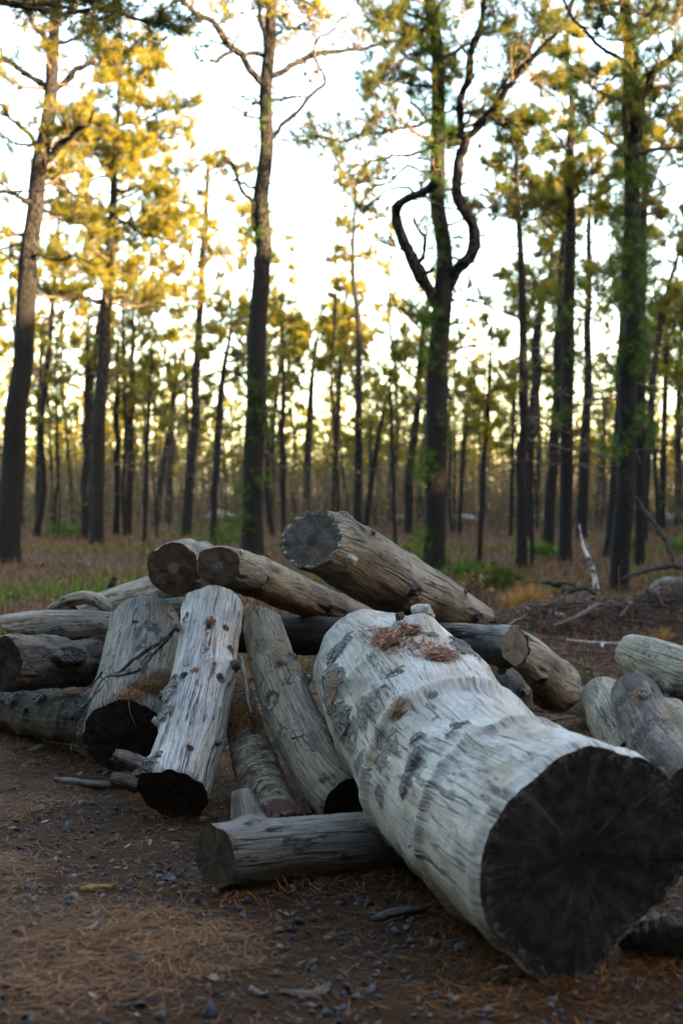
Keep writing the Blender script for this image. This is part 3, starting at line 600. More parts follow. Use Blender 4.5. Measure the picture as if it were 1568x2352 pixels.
def slab(name, label, cat, pts, wdt, thick, mat, seed, roll=0., n=60, m_=14):
    """bark slab: a curled ragged strip along pts"""
    rng = rs(seed); w = np.array([P(x, y, d) for x, y, d in pts]); c = spline(w, n); T = np.gradient(c, axis=0); T /= np.linalg.norm(T, axis=1, keepdims=True)
    up = np.array([math.sin(roll), 0, math.cos(roll)]); sd = np.cross(T, up); sd /= np.linalg.norm(sd, axis=1, keepdims=True); up_ = np.cross(sd, T)
    s = np.linspace(-1, 1, m_); prof = wdt * np.sin(np.linspace(.25, PI - .1, n)) ** .6 * (1 + .35 * fbm(np.stack([np.linspace(0, 7, n), np.zeros(n), np.zeros(n)], 1) + seed, 3))
    V = c[:, None] + sd[:, None] * (s[None] * prof[:, None])[:, :, None] + up_[:, None] * ((1 - s ** 2)[None] * wdt * .35)[:, :, None]
    nz = fbm(V.reshape(-1, 3) * np.array([30, 30, 30]) + seed, 5, 4).reshape(n, m_)
    top = V + up_[:, None] * (thick * (.6 + .8 * nz))[:, :, None]
    bot = V - up_[:, None] * thick * .4
    v = np.vstack([top.reshape(-1, 3), bot.reshape(-1, 3)]); K = n * m_
    ii = (np.arange(n - 1)[:, None] * m_ + np.arange(m_ - 1)[None]).ravel(); f1 = np.stack([ii, ii + 1, ii + 1 + m_, ii + m_], 1); f2 = f1[:, ::-1] + K
    ed = list(range(m_)) + [i * m_ + m_ - 1 for i in range(1, n)] + [(n - 1) * m_ + j for j in range(m_ - 2, -1, -1)] + [i * m_ for i in range(n - 2, 0, -1)]
    ed = np.array(ed); e2 = np.roll(ed, -1); f3 = np.stack([ed, ed + K, e2 + K, e2], 1)
    org = v.mean(0); org[2] = v[:, 2].min(); Lc = np.repeat(np.concatenate([[0], np.cumsum(np.linalg.norm(np.diff(c, axis=0), axis=1))]), m_)
    lc = np.stack([np.tile(s * wdt, n), np.zeros(K), Lc], 1); lc = np.vstack([lc, lc + .3]); z = np.full(len(v), -.5)
    return tag(link(name, mesh(name, [(v - org, np.vstack([f1, f2, f3]), 0)], [mat], {'lc': ('FLOAT_VECTOR', lc), 'bark': ('FLOAT', z), 'dark': ('FLOAT', z)}), loc=org), label, cat)
slab('bark_slab', 'long pale splintered bark slab lying on the gravel by the stout log', 'bark', [(128, 1792, 5.9), (180, 1798, 5.85), (230, 1803, 5.8), (288, 1806, 5.75)], .024, .014, GREYST, 61)
slab('bark_slab', 'small grey bark chip on the gravel at the left', 'bark', [(66, 1728, 6.55), (88, 1722, 6.6), (112, 1714, 6.7)], .03, .010, GREYST, 62)
slab('bark_slab', 'upright grey bark strip wedged between the white and the yellowish log', 'bark', [(552, 1510, 5.62, ), (562, 1560, 5.55), (568, 1610, 5.48), (575, 1640, 5.45)], .020, .006, GREYST, 63, 1.2)
slab('bark_slab', 'thin dark bark flake on the needles below the bark slab', 'bark', [(85, 1846, 5.5), (115, 1842, 5.5), (145, 1844, 5.48)], .015, .008, W_BARK, 64)
slab('bark_slab', 'dark bark piece on the ground left of the huge log butt', 'bark', [(850, 2118, 3.98), (910, 2098, 4.02), (985, 2090, 4.05)], .022, .010, W_BARK, 65)
slab('bark_slab', 'flat dark bark piece on the gravel at the bottom right of the path', 'bark', [(640, 2280, 3.40), (720, 2285, 3.40), (760, 2262, 3.46)], .018, .006, W_BARK, 66)
slab('wood_chip', 'pale stick lying on the gravel under the black sawn butt', 'wood chip', [(1130, 2232, 3.55), (1165, 2225, 3.56), (1195, 2222, 3.57)], .010, .008, W_RIGHT, 67)
SPL = twig_mat('dull_tan_splinter', (.07, .04, .012), (.24, .14, .045), 90)
slab('wood_chip', 'dull yellow wood splinter lying on the needles in the left foreground', 'wood chip', [(185, 2052, 4.25), (215, 2044, 4.27), (262, 2038, 4.30)], .02, .012, SPL, 68)
slab('wood_chip', 'small pale wood chip beside the sawn end of the front log', 'wood chip', [(490, 2042, 4.27), (500, 2055, 4.24)], .010, .006, SPL, 69)

# ------------------------------------------------------------------ ground litter near the pile
def scatter_poly(n, rng, d0, d1, pw=1.0):
    d = (d0 ** pw + (d1 ** pw - d0 ** pw) * rng.rand(n)) ** (1 / pw); x = rng.uniform(-1, 1, n) * (.27 * d + .25); return x, d
rng = rs(100)
n = 190000; x, y = scatter_poly(n, rng, 2.7, 10.5, 1.0)
den = fbm(np.stack([x * 1.6, y * 1.6, 0 * x], 1), 71, 4); keep = rng.rand(n) < np.clip(.66 + 2.4 * den, .08, 1); x, y = x[keep], y[keep]; n = len(x)
ang = fbm(np.stack([x * 3, y * 3, 0 * x], 1), 73, 2) * 4 + rng.normal(0, .9, n)
dr = np.stack([np.cos(ang), np.sin(ang), rng.normal(0, .13, n)], 1); dr /= np.linalg.norm(dr, axis=1, keepdims=True)
c = np.stack([x, y, gz(x, y) + .003 + np.abs(rng.normal(0, .006, n))], 1)
V, f = ribbons(c, dr, rng.uniform(.03, .10, n), rng.uniform(.0014, .0026, n) * (1 + np.clip((y - 5) * .12, 0, .8)), np.tile([[0, 0, 1.]], (n, 1)), rng)
rv = np.clip(rng.beta(1.6, 2.8, n) + .25 * fbm(np.stack([x * 2, y * 2, 0 * x], 1), 75, 3), 0, 1)
tag(link('pine_needles', mesh('pine_needles', [(V, f, 0)], [LIT], {'rnd': ('FLOAT', np.repeat(rv, 6))}, False)), 'carpet of fallen brown pine needles over the ground before the logs', 'pine needles', kind='stuff')

fp = np.concatenate(FOOT); n = 16000; c = fp[rng.randint(len(fp), size=n)] + rng.normal(0, .055, (n, 2)); c = np.stack([c[:, 0], c[:, 1], gz(c[:, 0], c[:, 1]) + .003 + np.abs(rng.normal(0, .010, n))], 1)
dr = rng.normal(size=(n, 3)) * np.array([1, 1, .3]); dr /= np.linalg.norm(dr, axis=1, keepdims=True)
V, f = ribbons(c, dr, rng.uniform(.03, .09, n), rng.uniform(.0015, .003, n), np.tile([[0, 0, 1.]], (n, 1)), rng)
tag(link('pine_needles', mesh('pine_needles', [(V, f, 0)], [LIT], {'rnd': ('FLOAT', np.repeat(rng.beta(1.5, 2.4, n), 6))}, False)), 'drifts of needles banked against the foot of the logs', 'pine needles', kind='stuff')

t_ = (1 + 5 ** .5) / 2
ICO = np.array([(-1, t_, 0), (1, t_, 0), (-1, -t_, 0), (1, -t_, 0), (0, -1, t_), (0, 1, t_), (0, -1, -t_), (0, 1, -t_), (t_, 0, -1), (t_, 0, 1), (-t_, 0, -1), (-t_, 0, 1)]) / math.hypot(1, t_)
ICF = np.array([(0,11,5),(0,5,1),(0,1,7),(0,7,10),(0,10,11),(1,5,9),(5,11,4),(11,10,2),(10,7,6),(7,1,8),(3,9,4),(3,4,2),(3,2,6),(3,6,8),(3,8,9),(4,9,5),(2,4,11),(6,2,10),(8,6,7),(9,8,1)])
def rot(rng, n):
    q = rng.normal(size=(n, 4)); q /= np.linalg.norm(q, axis=1, keepdims=True); w, x, y, z = q.T
    return np.stack([np.stack([1-2*(y*y+z*z), 2*(x*y-z*w), 2*(x*z+y*w)], 1), np.stack([2*(x*y+z*w), 1-2*(x*x+z*z), 2*(y*z-x*w)], 1), np.stack([2*(x*z-y*w), 2*(y*z+x*w), 1-2*(x*x+y*y)], 1)], 1)
n = 16000; x, y = scatter_poly(n, rng, 2.7, 9, .9)
den = fbm(np.stack([x * 1.6, y * 1.6, 0 * x], 1), 71, 4); keep = rng.rand(n) < np.clip(.22 - 3.0 * den, .03, 1) * (.45 + .55 * smooth(1.2, -.5, x - (y - 5) * .1)); x, y = x[keep], y[keep]; n = len(x)
s = np.clip(rng.lognormal(-5.15, .5, n), .003, .022)
v = ICO[None] * rng.uniform(.6, 1.25, (n, 12, 1)) * np.stack([rng.uniform(.8, 1.5, n), rng.uniform(.7, 1.1, n), rng.uniform(.45, .9, n)], 1)[:, None]
v = np.einsum('nij,nkj->nki', rot(rng, n), v) * s[:, None, None]; v[:, :, 2] *= .75
v += np.stack([x, y, gz(x, y) + s * .25], 1)[:, None]
m_ = Mt('gravel_stone'); _r1 = m_.attr('rnd', True)
_nz = m_.noise(m_.obj(), 160, 4, .7)
GRAV = m_.bsdf(m_.mix(1, m_.ramp(_r1, [(0, (.012, .015, .021)), (.45, (.034, .039, .049)), (.75, (.075, .078, .085)), (.94, (.10, .09, .085)), (1, (.15, .14, .13))]), m_.ramp(_nz, [(.25, (.5, .5, .5)), (.75, (1.2, 1.2, 1.2))]), 'MULTIPLY'), .8, _nz, .002, 1)
tag(link('gravel', mesh('gravel', [(v.reshape(-1, 3), (ICF[None] + (np.arange(n) * 12)[:, None, None]).reshape(-1, 3), 0)], [GRAV], {'rnd': ('FLOAT', np.repeat(rng.rand(n) ** 1.2, 12))}, False)),
    'blue grey gravel stones strewn among the fallen needles', 'gravel', kind='stuff')
n = 12000; x = rng.uniform(.6, 7, n); y = rng.normal(11.6, 1.2, n); k = (x > .2 + (y - 9) * .15) & (np.abs(x) < .27 * y + .3); x, y = x[k], y[k]; n = len(x)
s = np.clip(rng.lognormal(-4.9, .6, n), .004, .035)
v = ICO[None] * rng.uniform(.6, 1.3, (n, 12, 1)) * np.stack([rng.uniform(.8, 1.5, n), rng.uniform(.7, 1.1, n), rng.uniform(.45, .9, n)], 1)[:, None]
v = np.einsum('nij,nkj->nki', rot(rng, n), v) * s[:, None, None] + np.stack([x, y, gz(x, y) + s * .2], 1)[:, None]
tag(link('dirt_clods', mesh('dirt_clods', [(v.reshape(-1, 3), (ICF[None] + (np.arange(n) * 12)[:, None, None]).reshape(-1, 3), 0)], [litter_mat('burnt_dirt', [(0, (.006, .005, .005)), (.6, (.022, .018, .017)), (.95, (.055, .045, .04)), (1, (.13, .12, .115))])], {'rnd': ('FLOAT', np.repeat(rng.rand(n), 12))}, False)),
    'dark crumbly clods of charred dirt covering the bank at right', 'dirt clods', kind='stuff')
n = 46000; y = rng.uniform(8.8, 14.5, n); x = rng.uniform(.1, 1, n) * (.27 * y + .3); c = np.stack([x, y, gz(x, y) + .004 + np.abs(rng.normal(0, .012, n))], 1)
dr = rng.normal(size=(n, 3)) * np.array([1, 1, .25]); dr /= np.linalg.norm(dr, axis=1, keepdims=True)
V, f = ribbons(c, dr, rng.uniform(.05, .16, n), rng.uniform(.003, .006, n), np.tile([[0, 0, 1.]], (n, 1)), rng)
tag(link('pine_needles', mesh('pine_needles', [(V, f, 0)], [LIT], {'rnd': ('FLOAT', np.repeat(rng.beta(1.2, 3.2, n), 6))}, False)), 'dull brown needles and debris tangled over the dark bank at right', 'pine needles', kind='stuff')
# bark crumbs and dead leaves
def flakes(name, label, cat, n, d0, d1, size, mat, seed, curl=.4, cond=None, z0=.006):
    rng = rs(seed); x, y = scatter_poly(n, rng, d0, d1, 1.0)
    if cond is not None: k = cond(x, y, rng); x, y = x[k], y[k]; n = len(x)
    a = rng.uniform(0, 2 * PI, n); sz = size * rng.uniform(.4, 1.3, n)
    q = np.array([(-1, 0, 0), (-.35, .5, 1), (.4, .42, 1), (1, .05, 0), (.4, -.45, 1), (-.35, -.42, .8)])
    v = q[None] * (1 + rng.uniform(-.35, .35, (n, 6, 3))); v[:, :, 2] *= curl * rng.uniform(-.5, 1, (n, 1))
    ca, sa = np.cos(a), np.sin(a)
    tl = rng.normal(0, .35, (n, 2))
    vx = v[:, :, 0] * ca[:, None] - v[:, :, 1] * sa[:, None]; vy = v[:, :, 0] * sa[:, None] + v[:, :, 1] * ca[:, None]; vz = v[:, :, 2] * .5 + vx * tl[:, :1] + vy * tl[:, 1:]
    V = np.stack([vx, vy, vz], 2) * sz[:, None, None] + np.stack([x, y, gz(x, y) + z0 + sz * .25], 1)[:, None]
    b = (np.arange(n) * 6)[:, None]; f = np.concatenate([b + np.array([[0, 1, 4, 5]])[:, [0, 1, 2, 3]], b + np.array([[1, 2, 4, 5]])[:, [0, 1, 2, 3]][:, [0, 1, 2, 2]][:, :4]]) if False else np.concatenate([b + np.array([[0, 1, 5]]), b + np.array([[1, 4, 5]]), b + np.array([[1, 2, 4]]), b + np.array([[2, 3, 4]])])
    return tag(link(name, mesh(name, [(V.reshape(-1, 3), f, 0)], [mat], {'rnd': ('FLOAT', np.repeat(rng.rand(n), 6))}, False)), label, cat, kind='stuff')
flakes('bark_crumbs', 'small brown and grey bark crumbs scattered on the ground before the logs', 'bark crumbs', 3600, 2.8, 10, .013, litter_mat('bark_crumb', [(0, (.014, .009, .006)), (.5, (.05, .025, .014)), (.85, (.10, .06, .04)), (1, (.20, .16, .13))]), 110)
LEAFM = litter_mat('dead_leaf', [(0, (.035, .015, .009)), (.5, (.10, .043, .02)), (1, (.20, .105, .055))])
flakes('dead_leaves', 'brown dead oak leaves on the forest floor behind the pile', 'dead leaves', 9000, 9, 26, .034, LEAFM, 111, .8, lambda x, y, r: r.rand(len(x)) < 1 - .95 * np.clip(1.5 * np.exp(-((x - 4) / 2.8) ** 2 - ((y - 11.5) / 2.2) ** 2), 0, 1))

rng = rs(140); n = 9500; x, y = scatter_poly(n, rng, 7.5, 17, 1.); k = (x > .8) | (rng.rand(n) < .12); x, y = x[k], y[k]; n = len(x); a = rng.uniform(0, PI, n); L = rng.uniform(.08, .5, n); L[::45] *= 2.6
t = np.linspace(-.5, .5, 5)[None]; px = x[:, None] + np.cos(a)[:, None] * L[:, None] * t + rng.normal(0, .008, (n, 5)); py = y[:, None] + np.sin(a)[:, None] * L[:, None] * t; pz = gz(px, py) + .008 + np.abs(rng.normal(0, .012, (n, 1))) + rng.normal(0, .006, (n, 5))
V, f, l = tubes(np.stack([px, py, pz], 2), ((rng.uniform(.002, .006, n) * np.where(np.arange(n) % 45 == 0, 2.2, 1.))[:, None] * np.linspace(1, .6, 5)[None]), 4)
tag(link('twig_litter', mesh('twig_litter', [(V, f, 0)], [litter_mat('litter_twig', [(0, (.010, .008, .007)), (.6, (.04, .028, .021)), (.93, (.10, .07, .05)), (1, (.22, .19, .17))])], {'rnd': ('FLOAT', np.repeat(rng.rand(n), 20))}, False)), 'short dark twigs strewn over the bank and the ground behind the logs', 'twigs', kind='stuff')

# ------------------------------------------------------------------ grass and brush
def blades(name, label, cat, n, d0, d1, h, w, mat, seed, cond=None, lean=.25, spread=1.0):
    rng = rs(seed); d = np.exp(rng.uniform(math.log(d0), math.log(d1), n)); x = rng.uniform(-1, 1, n) * (.27 * d + .6) * spread
    if cond is not None: k = cond(x, d, rng); x, d = x[k], d[k]; n = len(x)
    L = h * rng.uniform(.35, 1.25, n); a = rng.uniform(0, 2 * PI, n); ww = w * np.clip(d / 12, .7, 5) * rng.uniform(.7, 1.4, n)
    le = rng.normal(0, lean, (n, 2)); p0 = np.stack([x, d, gz(x, d) - .01], 1); up = np.stack([le[:, 0], le[:, 1], np.ones(n)], 1); up /= np.linalg.norm(up, axis=1, keepdims=True)
    sd = np.stack([np.cos(a), np.sin(a) * .5, np.zeros(n)], 1) * ww[:, None] * .5
    m1 = p0 + up * L[:, None] * .55; bend = np.stack([le[:, 0], le[:, 1], -np.abs(le).sum(1) * .3], 1) * L[:, None] * .6; t = p0 + up * L[:, None] + bend
    V = np.stack([p0 - sd, p0 + sd, m1 + sd * .8, m1 - sd * .8, t], 1).reshape(-1, 3); b = (np.arange(n) * 5)[:, None]
    me = mesh(name, [(V, b + np.array([[0, 1, 2, 3]]), 0), (np.zeros((0, 3)), b + np.array([[3, 2, 4]]), 0)], [mat], {'rnd': ('FLOAT', np.repeat(rng.rand(n), 5))}, False)
    return tag(link(name, me), label, cat, kind='stuff')
def leafy(name, stops, tr=.4):
    m = Mt(name); c = m.ramp(m.attr('rnd', True), stops); return m.bsdf(c, .7, trans=c, tfac=tr, spec=.2)
STRAW = leafy('dry_straw', [(0, (.035, .014, .008)), (.45, (.105, .043, .021)), (.8, (.165, .080, .038)), (1, (.23, .14, .075))])
GREEN = leafy('fresh_grass', [(0, (.025, .045, .007)), (.6, (.06, .09, .014)), (1, (.12, .13, .03))])
GREEN2 = leafy('vivid_fresh_grass', [(0, (.03, .07, .006)), (1, (.10, .17, .018))])
pat = lambda x, d, s, k: fbm(np.stack([x * k, d * k, 0 * x], 1), s, 3)
blades('dry_grass', 'brown dry heath stalks covering the forest floor', 'dry grass', 62000, 8.2, 60, .24, .0045, STRAW, 120,
       lambda x, d, r: (r.rand(len(x)) < np.clip(.8 + .8 * pat(x, d, 3, .5), .1, 1) * smooth(8.2, 10.5, d + .5 * (x < -.6)) * (1 - .93 * np.clip(np.exp(-((x - 4) / 2.9) ** 2 - ((d - 11.5) / 2.2) ** 2) * 1.6, 0, 1))))
blades('green_grass', 'pockets of fresh green grass on the brown forest floor', 'grass', 50000, 8.5, 60, .22, .0055, GREEN, 121,
       lambda x, d, r: (r.rand(len(x)) < smooth(.02, .30, pat(x, d, 8, .42)) * (1 - .97 * np.clip(np.exp(-((x - 4) / 2.9) ** 2 - ((d - 11.8) / 2.2) ** 2) * 1.6, 0, 1))))
blades('green_grass', 'bright green grass patch at the left edge behind the silver grey log', 'grass', 9000, 13.5, 19.5, .30, .0075, GREEN2, 122,
       lambda x, d, r: (x < -1.9) & (np.abs(d - 16.2 - .5 * r.randn(len(x))) < 1.5) & (r.rand(len(x)) < smooth(-.3, .2, pat(x, d, 18, 1.3))))
STEM = litter_mat('red_brown_stem', [(0, (.05, .018, .014)), (1, (.15, .075, .045))])
blades('dry_stalks', 'tall thin reddish weed stalks standing behind the logs', 'dry stalks', 420, 8.2, 14, .8, .005, STEM, 123, None, .06)

# ------------------------------------------------------------------ pines
def bark_mat(name, lit=(.062, .053, .050), dk=(.0045, .004, .004)):
    m = Mt(name); lc = m.attr('lc'); ch = m.attr('char', True)
    w = m.vm('ADD', lc, m.vm('MULTIPLY', m.vm('SUBTRACT', m.noise(lc, 14, 3, .6, col=True), (.5, .5, .5)), (.07, .07, .07)))
    v = m.vor(m.vm('MULTIPLY', w, (1, 1, .42)), 26); n = m.noise(m.vm('MULTIPLY', w, (1, 1, .4)), 60, 4, .7)
    c = m.mix(m.step(.18, .55, m.ma('ADD', v, m.ma('MULTIPLY', m.ma('SUBTRACT', n, .5), .5))), lit, dk)
    c = m.mix(m.step(.55, .75, n), c, m.mix(1, c, (1.7, 1.5, 1.4), 'MULTIPLY'))
    cm = m.step(.35, .8, m.ma('ADD', ch, m.ma('MULTIPLY', m.ma('SUBTRACT', m.noise(lc, 3, 4, .65), .5), .9)))
    c = m.mix(m.ma('MULTIPLY', cm, .85), c, m.mix(n, (.004, .0035, .0035), (.018, .016, .016)))
    return m.bsdf(c, .9, m.ma('ADD', m.ma('MULTIPLY', v, -1.2), n), .03, 1, spec=.15)
BARK = bark_mat('pitch_pine_bark')
BRANCH = twig_mat('pine_twig_bark', (.028, .021, .018), (.14, .095, .065), 40)
NEED_SUNLIT = leafy('pine_needles_sunlit_yellow_green', [(0, (.06, .075, .010)), (.45, (.17, .165, .014)), (.85, (.29, .22, .018)), (1, (.32, .18, .035))], .5)  # gold of the low sun is put into this needle colour
NEED_SHADED = leafy('pine_needles_shaded_dark_green', [(0, (.024, .040, .008)), (.5, (.062, .086, .014)), (.85, (.15, .14, .02)), (1, (.20, .13, .03))], .5)  # darker copy of the needles, shade on the near crowns put into the colour
SPROUT = leafy('young_sprout_needles', [(0, (.022, .050, .008)), (.6, (.060, .105, .013)), (1, (.11, .17, .02))], .4)
CONE = twig_mat('pine_cone_scale', (.008, .006, .005), (.04, .028, .02), 50)

def tufts(rng, c, u, n, ln, w, sp=.75):
    m = len(c); d = rng.normal(size=(m, n, 3)); d /= np.linalg.norm(d, axis=2, keepdims=True); d = d * sp + u[:, None] * .75; d /= np.linalg.norm(d, axis=2, keepdims=True)
    L = ln * rng.uniform(.6, 1.15, (m, n, 1)); s = np.cross(d, rng.normal(size=(m, n, 3))); s /= np.linalg.norm(s, axis=2, keepdims=True) + 1e-9
    b = c[:, None] + d * .01; s = s * w * .5
    V = np.stack([b - s, b + s, b + d * L], 2).reshape(-1, 3)
    return V, np.arange(m * n * 3).reshape(-1, 3), np.repeat(np.clip(np.repeat(rng.beta(2, 2, m), n) + rng.normal(0, .12, m * n), 0, 1), 3)
def unit(a): return a / (np.linalg.norm(a, axis=-1, keepdims=True) + 1e-9)
def paths(rng, p0, d, L, K, wig, lift=0.):
    m = len(p0); t = np.linspace(0, 1, K); st = rng.normal(0, wig, (m, K, 3)); st[:, 0] = 0; st = np.cumsum(st, 1) / math.sqrt(K)
    up = np.zeros((m, K, 3)); up[:, :, 2] = lift * t[None] ** 2
    return p0[:, None] + (d[:, None] * t[None, :, None] + st * t[None, :, None] + up) * L[:, None, None]
class Acc:
    def __init__(s): s.p = []; s.a = {}
class Pine:
    def __init__(s, seed): s.rng = rs(seed); s.limbs = []; s.crown = []; s.cr = []; s.trunk = []; s.tr_lc = []; s.tr_ch = []; s.tuftc = []; s.tuftu = []; s.sprc = []; s.spru = []; s.tw = []; s.twr = []
    def foliate(s, path, rad, dens, lod, prob=1., u0=.25, l2=.6):
        """side branches and needle tufts along one limb path (K,3)"""
        rng = s.rng; seg = np.linalg.norm(np.diff(path, axis=0), axis=1); L = seg.sum()
        n2 = max(3, int(L * dens * 8.5)); u = rng.uniform(u0, 1, n2) ** .8; k = np.clip(u * (len(path) - 1), 0, len(path) - 1.001); i = k.astype(int); fr = (k - i)[:, None]
        p0 = path[i] * (1 - fr) + path[i + 1] * fr; T = unit(path[i + 1] - path[i])
        d = unit(T * rng.uniform(.2, .9, (n2, 1)) + rng.normal(0, .6, (n2, 3)) * np.array([1, 1, .6]) + np.array([0, 0, .18]))
        ln = l2 * rng.uniform(.35, 1.1, n2) * (1.1 - .5 * u) * min(1.3, .45 + .5 * L)
        pp = paths(rng, p0, d, ln, 5, .16, .12)
        r0 = np.clip(np.interp(u * (len(path) - 1), np.arange(len(path)), rad) * .45, .003, .022)
        s.tw.append(pp); s.twr.append(r0[:, None] * np.linspace(1, .35, 5)[None])
        leaf = rng.rand(n2) < prob
        n3 = 6; pk = np.repeat(pp, n3, 0); lf = np.repeat(leaf, n3); m = len(pk); uu = rng.uniform(.3, 1, m); q = np.clip(uu * 4, 0, 3.999); qi = q.astype(int); ar = np.arange(m)
        q0 = pk[ar, qi] * (1 - (q - qi))[:, None] + pk[ar, qi + 1] * (q - qi)[:, None]; TT = unit(pk[ar, qi + 1] - pk[ar, qi])
        d3 = unit(TT * .6 + rng.normal(0, .55, (m, 3)) + np.array([0, 0, .2])); l3 = np.repeat(ln, n3) * rng.uniform(.25, .55, m)
        p3 = paths(rng, q0, d3, l3, 5, .14, .1); s.tw.append(p3); s.twr.append(np.repeat(r0, n3)[:, None] * .5 * np.linspace(1, .4, 5)[None])
        for tt in lod['at']:
            j = min(4, int(tt * 4)); s.tuftc.append(p3[lf][:, j]); s.tuftu.append(unit(p3[lf][:, j] - p3[lf][:, j - 1]))
        s.tuftc.append(pp[leaf][:, -1]); s.tuftu.append(unit(pp[leaf][:, -1] - pp[leaf][:, -2]))
        s.tuftc.append(path[-1:]); s.tuftu.append(unit(path[-1:] - path[-2:-1]))
LODS = {0: dict(n=14, w=.0052, l=.135, at=(.26, .5, .75, 1., 1.), S=18), 1: dict(n=14, w=.0085, l=.15, at=(.26, .5, .75, 1., 1.), S=12), 2: dict(n=11, w=.015, l=.18, at=(.26, .5, .75, 1.), S=8), 3: dict(n=9, w=.05, l=.24, at=(.6, 1.,), S=6)}
def trunk_mesh(path, rad, S, rng, flare=.35, rough=.08):
    n = len(path); h = path[:, 2] - path[0, 2]
    rr = rad * (1 + flare * np.exp(-np.maximum(h, 0) / .22))
    v, f, lc = tubes(path[None], rr[None], S); nz = fbm(lc * np.array([9, 9, 2.2]) + rng.rand(3) * 30, 3, 3); v = v + (v - np.repeat(path, S, 0)) * (nz * rough * 1.6)[:, None]
    return v, f, lc + np.array([0, 0, rng.rand() * 20])
def build_pine(label, spine, d, limbs=(), auto=None, lod=1, seed=0, char=3.2, sprouts=(), group=None, dead=False, cones=0, name='pine_tree', lean_d=0., cat='pine tree', u_max=None, need=None):
    """spine (x, y, width px) from base to top at depth d; limbs: (points, w0, w1, depth shift, leaf density, leaf prob)"""
    t = Pine(seed); rng = t.rng; LD = LODS[lod]
    w = np.array([list(P(x, y, d + lean_d * k / max(1, len(spine) - 1))) + [.5 * wd * d / F] for k, (x, y, wd) in enumerate(spine)])
    base = w[0, :3].copy(); base[2] = gz(base[0], base[1]) ; w[0, 2] = base[2] - .06
    c = spline(w, 90 if lod == 0 else 56); tp, trd = c[:, :3], np.maximum(c[:, 3], .006)
    if lod < 2: tp = tp + np.stack([np.interp(np.arange(len(tp)), np.linspace(0, len(tp) - 1, 14), np.r_[0, 0, rng.normal(0, .22 * trd[len(trd) // 3], 12)]) for _ in range(2)] + [np.zeros(len(tp))], 1)
    root = thing(name, base, label, cat, group)
    v, f, lc = trunk_mesh(tp, trd, LD['S'] + 8, rng)
    zz = v[:, 2] - base[2]; ch = 1 - smooth(char * .6, char * 1.5, zz)
    link('trunk', mesh('trunk', [(v, f, 0)], [BARK], {'lc': ('FLOAT_VECTOR', lc), 'char': ('FLOAT', ch)}), root)
    for (pts, w0, w1, ds, dens, prob) in limbs:
        n = len(pts); q = np.array([list(P(x, y, d + ds * k / (n - 1))) for k, (x, y) in enumerate(pts)])
        # root the limb on the trunk axis nearest in height
        i = int(np.argmin(np.linalg.norm(tp - q[0], axis=1) + 0)); q = np.vstack([tp[i] * .65 + q[0] * .35, q[0] + (q[1] - q[0]) * .12, q[1:]]) if np.linalg.norm(tp[i] - q[0]) < .9 else q
        pc = spline(q, 30); pc[2:] += np.cumsum(rng.normal(0, .010 * np.clip(d / 25, .5, 1.2), (28, 3)), 0) * 1.2
        pc += np.stack([np.interp(np.arange(30), np.linspace(0, 29, 8), np.r_[0, rng.normal(0, .0016 * d, 7)]) for _ in range(3)], 1); r = np.linspace(w0, w1, 30) * .5 * d / F * (1 + .10 * rng.normal(size=30))
        lv, lf, ll = tubes(pc[None], r[None], max(7, LD['S'] - 6)); nz = fbm(ll * np.array([14, 14, 5]) + seed, 9, 3); lv += (lv - np.repeat(pc, max(7, LD['S'] - 6), 0)) * (nz * .32)[:, None]
        link('limb', mesh('limb', [(lv, lf, 0)], [BARK], {'lc': ('FLOAT_VECTOR', ll), 'char': ('FLOAT', np.zeros(len(lv)))}), root)
        if dens > 0: t.foliate(pc, r, dens, LD, prob)
    if auto:
        y0, y1, n, Lmax, dens, prob = auto
        za, zb = EYE + (HZ - y0) / F * d, EYE + (HZ - y1) / F * d
        n = int(n * 1.35); zs = np.sort(rng.uniform(za, zb, n)); az = rng.uniform(0, 2 * PI) + np.arange(n) * 2.4 + rng.normal(0, .4, n)
        px = np.stack([np.interp(zs, tp[:, 2], tp[:, k]) for k in range(3)], 1); pr = np.interp(zs, tp[:, 2], trd)
        fr = (zs - za) / (zb - za + 1e-6); L = Lmax / F * d * rng.uniform(.5, 1.1, n) * np.clip(1.15 - .75 * fr, .3, 1)
        dr = unit(np.stack([np.cos(az), np.sin(az), rng.uniform(-.1, .55, n)], 1)); pp = paths(rng, px, dr, L, 9, .16, .12)
        rr = np.clip(pr * rng.uniform(.22, .45, n), .010, .05)
        t.tw.append(None)
        lv, lf, ll = tubes(pp, rr[:, None] * np.linspace(1, .3, 9)[None], 6); t.limbs.append((lv, lf, ll))
        for k in range(n): t.foliate(pp[k], rr[k] * np.linspace(1, .3, 9), dens, LD, prob)
    if lod < 2:   # bare dead side twigs up the trunk
        h1 = EYE + (HZ - (auto[0] if auto else spine[-2][1])) / F * d; nd = int(rng.uniform(2., 3.4) * max(1., h1 - 1.6)) + 4
        zd = rng.uniform(base[2] + 1.5, max(base[2] + 2.5, h1 + 1.2), nd); q0 = np.stack([np.interp(zd, tp[:, 2], tp[:, k]) for k in range(3)], 1); q0 = q0
        a_ = rng.uniform(0, 2 * PI, nd); dl = paths(rng, q0, unit(np.stack([np.cos(a_), np.abs(np.sin(a_)) * .7, rng.uniform(-.25, .45, nd)], 1)), rng.uniform(.25, 1.7, nd) * (1.25 if lod else 1.), 9, .22, -.05)
        dr_ = np.clip(np.interp(zd, tp[:, 2], trd) * rng.uniform(.10, .22, nd), .006, .03); t.limbs.append(tubes(dl, dr_[:, None] * np.linspace(1, .35, 9)[None], 5))
